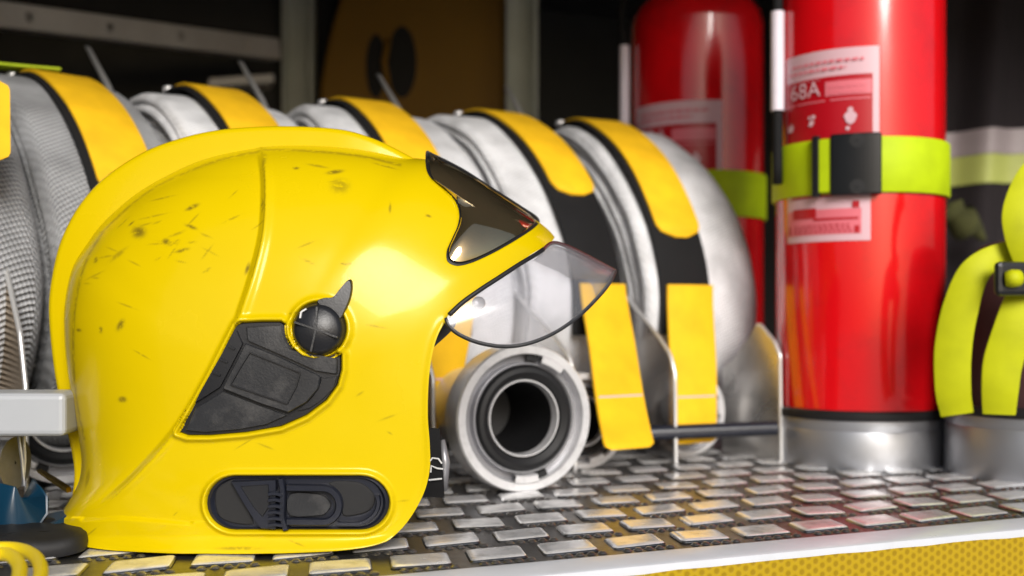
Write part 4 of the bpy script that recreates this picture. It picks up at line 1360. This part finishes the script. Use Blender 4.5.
def ang(px, c, r):
    """angle on the cylinder facing the camera that projects to column px"""
    k = (px - 512) / F
    best = min(np.linspace(-1.4, 1.4, 561), key=lambda a: abs((c.x + math.sin(a) * r) / (c.y - math.cos(a) * r) - k))
    return float(best)


extinguisher(XA, RA, 'red fire extinguisher further back, standing behind the right end of the hose rolls', 0.012, 0.585, ang(637, XA, RA), ang(722, XA, RA), (zz(101, 1.41), zz(178, 1.41)), None, (-0.099, -0.01, zz(125, 1.48), zz(46, 1.48)))
extinguisher(XB, RB, 'red fire extinguisher at the front right, with a black buckled neon strap across its labels', 0.012, 0.575, ang(787, XB, RB), ang(879, XB, RB), (zz(49, 1.06), zz(139, 1.06)), (zz(188, 1.06), zz(241, 1.06)), (-0.0885, -0.02, zz(111, 1.11), zz(12, 1.11)))
holder(XA, RA, 'aluminium holder under the rear extinguisher, hidden behind the hose rolls')
holder(XB, RB, 'grey aluminium holder cup under the front red extinguisher')


def neon_band(c, r, z0, z1, label, buckle):
    o = thing('securing_strap', label, 'strap', Vector((c.x, c.y - r, z0)), 'neon straps round the extinguishers')
    mb = MB(); h = z1 - z0
    mb.lathe([(0, r + 0.0008), (0, r + 0.0032), (0.001, r + 0.0038), (h - 0.001, r + 0.0038), (h, r + 0.0032), (h, r + 0.0008)], Vector((c.x, c.y, z0)), UP, 96)
    mb.build('band', M['neon'], o, sharp=40)
    if buckle:
        def curved(a0, a1, za, zb, r0, r1, name, mtl, bev=0.002):
            b2 = MB(); k = 12; v = []
            for i in range(k + 1):
                a = a0 + (a1 - a0) * i / k
                for rr_, z in ((r0, za), (r1, za), (r1, zb), (r0, zb)):
                    v.append(Vector((c.x + math.sin(a) * rr_, c.y - math.cos(a) * rr_, z)))
            f = []
            for i in range(k):
                for q in range(4):
                    q2 = (q + 1) % 4
                    f.append((i * 4 + q, i * 4 + q2, i * 4 + 4 + q2, i * 4 + 4 + q))
            f += [(3, 2, 1, 0), tuple(k * 4 + q for q in range(4))]
            b2.add(v, f)
            return bevel(b2.build(name, mtl, o, smooth=False), bev)
        A = lambda px: ang(px, c, r + 0.006)
        bk = curved(A(831), A(881), z0 - 0.003, z1 + 0.003, r + 0.004, r + 0.0105, 'buckle', M['buckle'])
        for (za, zb) in ((z1 - 0.007, z1 - 0.002), (z0 + 0.002, z0 + 0.007)):
            b3 = MB(); ca = A(857); cc = Vector((c.x + math.sin(ca) * (r + .0086), c.y - math.cos(ca) * (r + .0086), (za + zb) / 2))
            b3.lathe([(0, 0.001), (0, 0.0075), (0.0022, 0.0070), (0.0026, 0.001)], cc, Vector((math.sin(ca), -math.cos(ca), 0)), 24)
            b3.build('recess_shade_disc', M['liner'], bk)  # dark disc painting the shade inside a recess of the buckle
        curved(A(814), A(820), z0 - 0.003, z1 + 0.003, r + 0.004, r + 0.0105, 'slider', M['plastic'], 0.0015)
        curved(A(819.5), A(831), z0 + 0.001, z1 - 0.001, r + 0.0045, r + 0.0085, 'folded_end', M['neon'], 0.003)
    return o


M['buckle'] = mat('buckle_plastic', (0.007, 0.0075, 0.009), 0.3, spec=0.35, noise=0.2, nscale=40)
neon_band(XB, RB, zz(192.5, 1.05), zz(137, 1.05), 'neon yellow strap with black buckle round the front extinguisher', True)
neon_band(XA, RA, zz(216, 1.405), zz(170, 1.405), 'plain neon yellow green strap round the rear extinguisher', False)

# ------------------------------------------------------------------ maroon pack with neon straps, far right
XC = Vector((0.498, 1.035, 0)); RC = 0.083
holder(XC, RC, 'grey aluminium holder cup at the right frame edge under the maroon pack', 0.058)
pack = thing('carry_pack', 'dark maroon fabric pack with loose neon yellow straps at the right frame edge', 'pack', Vector((XC.x, XC.y, 0.008)))
mb = MB()
prof = [(0, 0.001), (0, 0.072), (0.006, 0.079), (0.06, 0.080), (0.12, 0.078), (0.16, 0.074), (0.195, 0.062), (0.21, 0.045), (0.215, 0.001)]
pp = spline(prof, 5)
mb.lathe([tuple(q) for q in pp], Vector((XC.x, XC.y, 0.008)), UP, 64)
body = mb.build('pack_body', M['maroon'], pack, sharp=180)


def ribbon3(pts, width, thick, name, mtl, parent, side=None):
    P = [Vector(q) for q in spline([tuple(p) for p in pts], 10)]
    V = []
    k = len(P)
    wd = width if hasattr(width, '__len__') else [width] * len(pts)
    ws = np.interp(np.linspace(0, len(pts) - 1, k), range(len(pts)), wd)
    for i, p in enumerate(P):
        T = (P[min(i + 1, k - 1)] - P[max(i - 1, 0)]).normalized()
        view = Vector((p.x - XC.x, p.y - XC.y, 0)).normalized() if side is None else side
        S = T.cross(view).normalized()
        Nn = S.cross(T).normalized()
        if Nn.dot(view) < 0: Nn = -Nn
        for a, b in ((-.5, -.5), (.5, -.5), (.5, .3), (.46, .5), (-.46, .5), (-.5, .3)):
            V.append(p + S * (a * ws[i]) + Nn * (b * thick))
    f = []
    for i in range(k - 1):
        for q in range(6):
            q2 = (q + 1) % 6
            f.append((i * 6 + q, i * 6 + q2, i * 6 + 6 + q2, i * 6 + 6 + q))
    f += [(5, 4, 3, 2, 1, 0), tuple((k - 1) * 6 + q for q in range(6))]
    return mesh_obj(name, V, f, mtl, parent, smooth=True, sharp=50)


VW = Vector((-0.35, -1, 0)).normalized()
ribbon3([at(957, 414, 0.962), at(953, 390, 0.955), at(953, 350, 0.95), at(960, 310, 0.945), at(974, 273, 0.94), at(1000, 254, 0.94), at(1030, 250, 0.94)], [.027, .029, .030, .029, .025, .018, .018], 0.003, 'shoulder_strap', M['neon_yellow'], pack, VW)
ribbon3([at(999, 414, 0.945), at(1000, 390, 0.940), at(1003, 362, 0.938), at(1013, 330, 0.935), at(1024, 302, 0.935), at(1040, 275, 0.935)], [.026, .029, .031, .031, .031, .031], 0.003, 'shoulder_strap', M['neon_yellow'], pack, VW)
ribbon3([at(1034, 262, 0.925), at(1024, 235, 0.925), at(1022, 210, 0.93), at(1034, 180, 0.94), at(1050, 165, 0.95)], .030, 0.003, 'shoulder_strap', M['neon_yellow'], pack, VW)
mb = MB(); mb.box(at(1018, 279, 0.922), Vector((.021, .004, 0)), Vector((.001, -.004, 0)), UP * .0145); bk = bevel(mb.build('strap_buckle', M['plastic'], pack, smooth=False), 0.004)
mb = MB(); mb.tube([at(1005, 279, 0.916), at(1012, 278.5, 0.914), at(1019, 278, 0.915)], [.0062, .0075, .007], 16); mb.build('yellow_insert', M['neon_yellow'], bk, sharp=180)

# ------------------------------------------------------------------ dark sheet added behind on the right, bands painting a wall reflection
coat = thing('reflection_sheet', 'added dark sheet with grey and lime bands painting a wall reflection, behind the extinguishers at right', 'coat', at(1000, 300, 1.62))
def banded_sheet(y0, y1, name, mtl, off, th=0.02, x0=925, x1=1120):
    nx, nz_ = 60, 14
    V = []
    for side in (0, 1):
        for j in range(nz_ + 1):
            for i in range(nx + 1):
                px = x0 + (x1 - x0) * i / nx; py = y0 + (y1 - y0) * j / nz_ - (px - 925) * 0.045
                p = at(px, py, 1.62)
                fold = 0.016 * math.sin(px * 0.055 + py * .004) + 0.008 * math.sin(px * 0.13 + 1.3 + py * .01)
                p.y += fold - off + side * th
                V.append(p)
    w = nx + 1; s = w * (nz_ + 1); f = []
    for j in range(nz_):
        for i in range(nx):
            a = j * w + i
            f.append((a, a + 1, a + w + 1, a + w)); f.append((a + s, a + s + w, a + s + w + 1, a + s + 1))
    for j in range(nz_):
        a = j * w; f.append((a, a + w, a + w + s, a + s)); a = j * w + nx; f.append((a, a + s, a + w + s, a + w))
    for i in range(nx):
        a = i; f.append((a, a + s, a + s + 1, a + 1)); a = nz_ * w + i; f.append((a, a + 1, a + s + 1, a + s))
    return mesh_obj(name, V, f, mtl, coat, sharp=50)
banded_sheet(-60, 330, 'sheet_body', M['dark_sheet'], 0.0)
banded_sheet(133, 158, 'grey_reflection', M['grey_reflection'], 0.003, 0.002)
banded_sheet(158.5, 187, 'lime_reflection', M['lime_reflection'], 0.003, 0.002)
mb = MB()
lp = [at(944, 205, 1.56), at(952, 214, 1.555), at(962, 222, 1.55), at(972, 226, 1.555), at(984, 240, 1.56)]
mb.tube([Vector(q) for q in spline([tuple(p) for p in lp], 10)], np.interp(np.linspace(0, 4, 41), [0, .6, 1.4, 2.2, 3, 4], [.006, .024, .017, .026, .014, .004]), 16)
o = mb.build('lime_pouch', mat('dull_lime_cloth', (0.05, 0.052, 0.010), 0.9, noise=0.6, nscale=40, bump=0.8, bscale=60), None, sharp=180, loc=lp[0]); tag(o, 'crumpled dull lime cloth pouch against the dark sheet between extinguisher and pack', 'pouch')

# ------------------------------------------------------------------ dim background gear
board = thing('spine_board', 'dim yellow board with oval black hand holes standing behind the hoses', 'board', at(412, 300, 1.95))
bx = at(412, 300, 1.95)
def board_outline(s=0.0):
    pts = [(316, 330), (316, 120), (324, 60), (336, 20), (350, -20), (372, -60), (505, -60), (505, 330)]
    return pts
be = e
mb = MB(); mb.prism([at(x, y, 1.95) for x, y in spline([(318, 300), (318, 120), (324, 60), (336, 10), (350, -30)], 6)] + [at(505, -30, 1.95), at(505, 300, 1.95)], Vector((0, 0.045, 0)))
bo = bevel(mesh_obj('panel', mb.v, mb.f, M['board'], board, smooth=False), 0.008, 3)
for (cx, cy, rx, ry) in ((402, 62, 14.5, 36), (376, 66, 10, 32)):
    mb = MB(); mb.prism([at(cx + rx * math.cos(a), cy + ry * math.sin(a), 1.9475) for a in np.linspace(0, 2 * math.pi, 33)[:-1]], Vector((0, 0.002, 0)))
    mesh_obj('hand_hole', mb.v, mb.f, M['rubber'], board, smooth=False)
mb = MB(); mb.tube([at(388, 40, 1.945), at(384, 62, 1.938), at(388, 88, 1.945)], 0.006, 10); mb.build('carry_strap', M['board'], board, sharp=180)


def post(px0, px1, Y, label, py0=-40, py1=330):
    a, b = at(px0, py0, Y), at(px1, py1, Y)
    w = (b.x - a.x) / 2
    mb = MB(); c = Vector(((a.x + b.x) / 2, Y + 0.02, (a.z + b.z) / 2)); hz = abs(a.z - b.z) / 2
    # channel section: web and two flanges
    mb.box(c, (w, 0, 0), (0, .003, 0), UP * hz)
    o = thing('upright_post', label, 'post', Vector((c.x, Y, b.z)))
    mb.build('web', M['post'], o, smooth=False)
    for s in (-1, 1):
        m2 = MB(); m2.box(c + Vector((s * (w - .004), -.0135, 0)), (.004, 0, 0), (0, .010, 0), UP * hz); m2.build('flange', M['post'], o, smooth=False)
    return o


post(506, 538, 1.92, 'grey green upright channel standing right of the dim yellow board')
post(282, 314, 1.98, 'grey upright channel standing left of the dim yellow board')
rail = thing('aluminium_rail', 'dull aluminium rail running across the dark top left corner', 'rail', at(0, 20, 1.45))
p0, p1 = at(-60, 8, 1.42), at(276, 50, 1.88)
d = (p1 - p0); L_ = d.length
dn = d.normalized(); sd = dn.cross(UP).normalized(); upv = sd.cross(dn)
mb = MB(); mb.box((p0 + p1) / 2, d / 2, sd * .012, upv * .018); bevel(mb.build('beam', M['rail'], rail, smooth=False), .003)
for k in range(4):
    mb = MB(); mb.lathe([(0, .001), (0, .007), (.003, .006), (.0035, .001)], p0 + d * (0.2 + .22 * k) + sd * .012 * (1 if sd.y < 0 else -1), Vector((0, -1, 0)), 16); mb.build('bolt', M['alu'], rail)
mb = MB(); a = at(206, 86, 1.8)
mb.box(at(240, 84, 1.85), (.05, .02, .008), (.01, -.03, 0), UP * .008); o = bevel(mb.build('wall_bracket', M['rail'], None, smooth=False, loc=at(240, 84, 1.85)), .003)
tag(o, 'small dull bracket on the dark wall above the second hose from left', 'bracket')

# ------------------------------------------------------------------ clutter at the lower left
blk = MB(); 
q0 = at(-345, 415, 0.70); q1 = at(62, 415, 0.72)
hx = (q1 - q0) / 2
blk.box((q0 + q1) / 2 + Vector((0, .02, 0)), hx, Vector((-.1, 1, 0)).normalized() * .02, UP * .0142)
o = bevel(blk.build('nylon_block', M['white_plastic'], None, smooth=False, loc=(q0 + q1) / 2), .004, 3); tag(o, 'white nylon bar end jutting in from the left edge behind the helmet', 'bar')

# ribbed metal nozzle under the block
nz = thing('hose_nozzle', 'ribbed metal nozzle lying under the white bar at the left edge', 'nozzle', at(0, 480, 0.76))
mb = MB(); prof = [(-.06, .001), (-.06, .020)]
for k in range(5): prof += [(-.05 + k * .012, .020), (-.049 + k * .012, .0245), (-.043 + k * .012, .0245), (-.042 + k * .012, .020)]
prof += [(.014, .018), (.024, .018), (.024, .001)]
mb.lathe(prof, at(-16, 462, 0.76), Vector((.985, -.17, 0)), 40); mb.build('nozzle_body', M['alu'], nz, sharp=30)
# thin wire loops hanging beside it
mb = MB(); mb.tube([at(18, 432, .74), at(22, 460, .738), at(24, 486, .74)], .0011, 6); mb.tube([at(24, 432, .742), at(25, 460, .74), at(23, 486, .742)], .0011, 6)
mb.build('wire', M['alu'], nz)

# blue strip, curled
bl = thing('blue_strap', 'blue plastic strap curled on the shelf at the lower left corner', 'strap', at(30, 530, 0.715))
ribbon3([at(-40, 500, .72), at(-10, 505, .715), at(12, 510, .712), at(26, 507, .72), at(24, 500, .74)], .030, .0025, 'curl', M['blue'], bl, Vector((0.1, -1, .12)))
vs = [at(-20, 527, .70), at(40, 533, .70), at(62, 524, .715), at(82, 505, .735), at(60, 512, .745), at(20, 522, .75), at(-20, 524, .75)]
mb = MB(); mb.prism(vs, Vector((0, .006, -.004))); bevel(mesh_obj('flat_end', mb.v, mb.f, M['blue'], bl, smooth=False), .001)
mb = MB(); mb.box(at(36, 508, .735), (.006, 0, 0), (0, .004, 0), UP * .004); mb.build('metal_eye', M['alu'], bl, smooth=False)
# a gold-coloured blade edge in the dark gap
mb = MB(); mb.prism([at(36, 470, .765), at(50, 478, .765), at(66, 488, .765), at(67, 493, .765), at(52, 483, .765), at(38, 473, .765)], Vector((.001, .006, 0)))
o = mesh_obj('brass_clip', mb.v, mb.f, mat('brass', (.45, .33, .10), .25, 1.0), None, smooth=False, loc=at(52, 480, .765)); tag(o, 'small brass clip glinting in the gap behind the helmet', 'clip')

# black pouch with rounded nose
mb = MB(); out = [(-60, 536), (10, 533), (50, 538), (76, 541), (86, 546), (87, 552), (78, 557), (50, 561), (0, 566), (-60, 572)]
lo, hi = [], []
for x, y in spline(out, 5):
    p = at(x, 0, 165 / (y - HY)); p.z = 0.0024; lo.append(p)
mesh_pts = [p.copy() for p in lo]
cen = sum(lo, Vector()) / len(lo)
rings = [(1.0, .0025), (1.02, .007), (0.98, .012), (.85, .0145), (.5, .0155)]
V, f = [], []
for s, z in rings:
    for p in lo: V.append(Vector((cen.x + (p.x - cen.x) * s, cen.y + (p.y - cen.y) * s, z + (.001 * math.sin(p.x * 140)))))
m_ = len(lo)
for i in range(len(rings) - 1):
    for k in range(m_):
        k2 = (k + 1) % m_; f.append((i * m_ + k, i * m_ + k2, (i + 1) * m_ + k2, (i + 1) * m_ + k))
f.append(tuple((len(rings) - 1) * m_ + k for k in range(m_)))
o = mesh_obj('black_pouch', V, f, M['rubber'], None, sharp=60, loc=cen); tag(o, 'flat black rubber pouch lying at the lower left under the helmet edge', 'pouch')

# yellow cord loops
mb = MB()
def on(x, y, z): 
    Y = (CH - z) * F / (y - HY); p = at(x, y, Y); return p
lp = [on(-30, 552, .021), on(0, 548, .021), on(22, 550, .021), (on(36, 558, .021)), on(41, 572, .021), on(36, 592, .020)]
mb.tube([Vector(q) for q in spline([tuple(p) for p in lp], 10)], .0036, 12)
lp = [on(-30, 558, .025), on(0, 554, .025), on(14, 558, .025), on(20, 570, .024), on(16, 592, .023)]
mb.tube([Vector(q) for q in spline([tuple(p) for p in lp], 10)], .0036, 12)
o = mb.build('yellow_cord', M['cord'], None, sharp=180, loc=on(0, 550, .02)); tag(o, 'doubled yellow cord loop lying on the black pouch in the lower left corner', 'cord')

# ------------------------------------------------------------------ light
w = bpy.data.worlds.new('World'); scene.world = w; w.use_nodes = True
nt = w.node_tree
bg = nt.nodes['Background']
sky = nt.nodes.new('ShaderNodeTexSky'); sky.sky_type = 'NISHITA'; sky.sun_disc = False
SUN_EL, SUN_AZ = R(28), R(164)       # azimuth clockwise from +Y
sky.sun_elevation = SUN_EL; sky.sun_rotation = SUN_AZ
sky.air_density = 1.0; sky.dust_density = 3.0; sky.ozone_density = 1.0
nt.links.new(sky.outputs[0], bg.inputs[0]); bg.inputs[1].default_value = 0.06
sd_ = bpy.data.lights.new('sun', 'SUN'); sd_.energy = 2.6; sd_.angle = R(28); sd_.color = (1, 0.975, 0.94)
so_ = bpy.data.objects.new('sun', sd_); COL.objects.link(so_)
dirv = Vector((math.sin(SUN_AZ) * math.cos(SUN_EL), math.cos(SUN_AZ) * math.cos(SUN_EL), math.sin(SUN_EL)))
so_.rotation_euler = dirv.to_track_quat('Z', 'Y').to_euler()
so_.location = dirv * 5

# ------------------------------------------------------------------ camera
cd = bpy.data.cameras.new('camera'); cam = bpy.data.objects.new('camera', cd); COL.objects.link(cam)
cam.location = (0, 0, CH); cam.rotation_euler = (R(90), 0, 0)
cd.sensor_width = 36; cd.lens = 36 * F / 1024; cd.shift_y = (HY - 288) / 1024
cd.clip_start = 0.02; cd.clip_end = 300
cd.dof.use_dof = True; cd.dof.focus_distance = 0.70; cd.dof.aperture_fstop = 5.0
scene.camera = cam

scene.view_settings.view_transform = 'Standard'; scene.view_settings.look = 'None'
scene.view_settings.exposure = 0.5; scene.view_settings.gamma = 1.0
scene.render.engine = 'CYCLES'
scene.cycles.use_denoising = True
scene.cycles.max_bounces = 10; scene.cycles.transparent_max_bounces = 16
scene.cycles.sample_clamp_indirect = 6
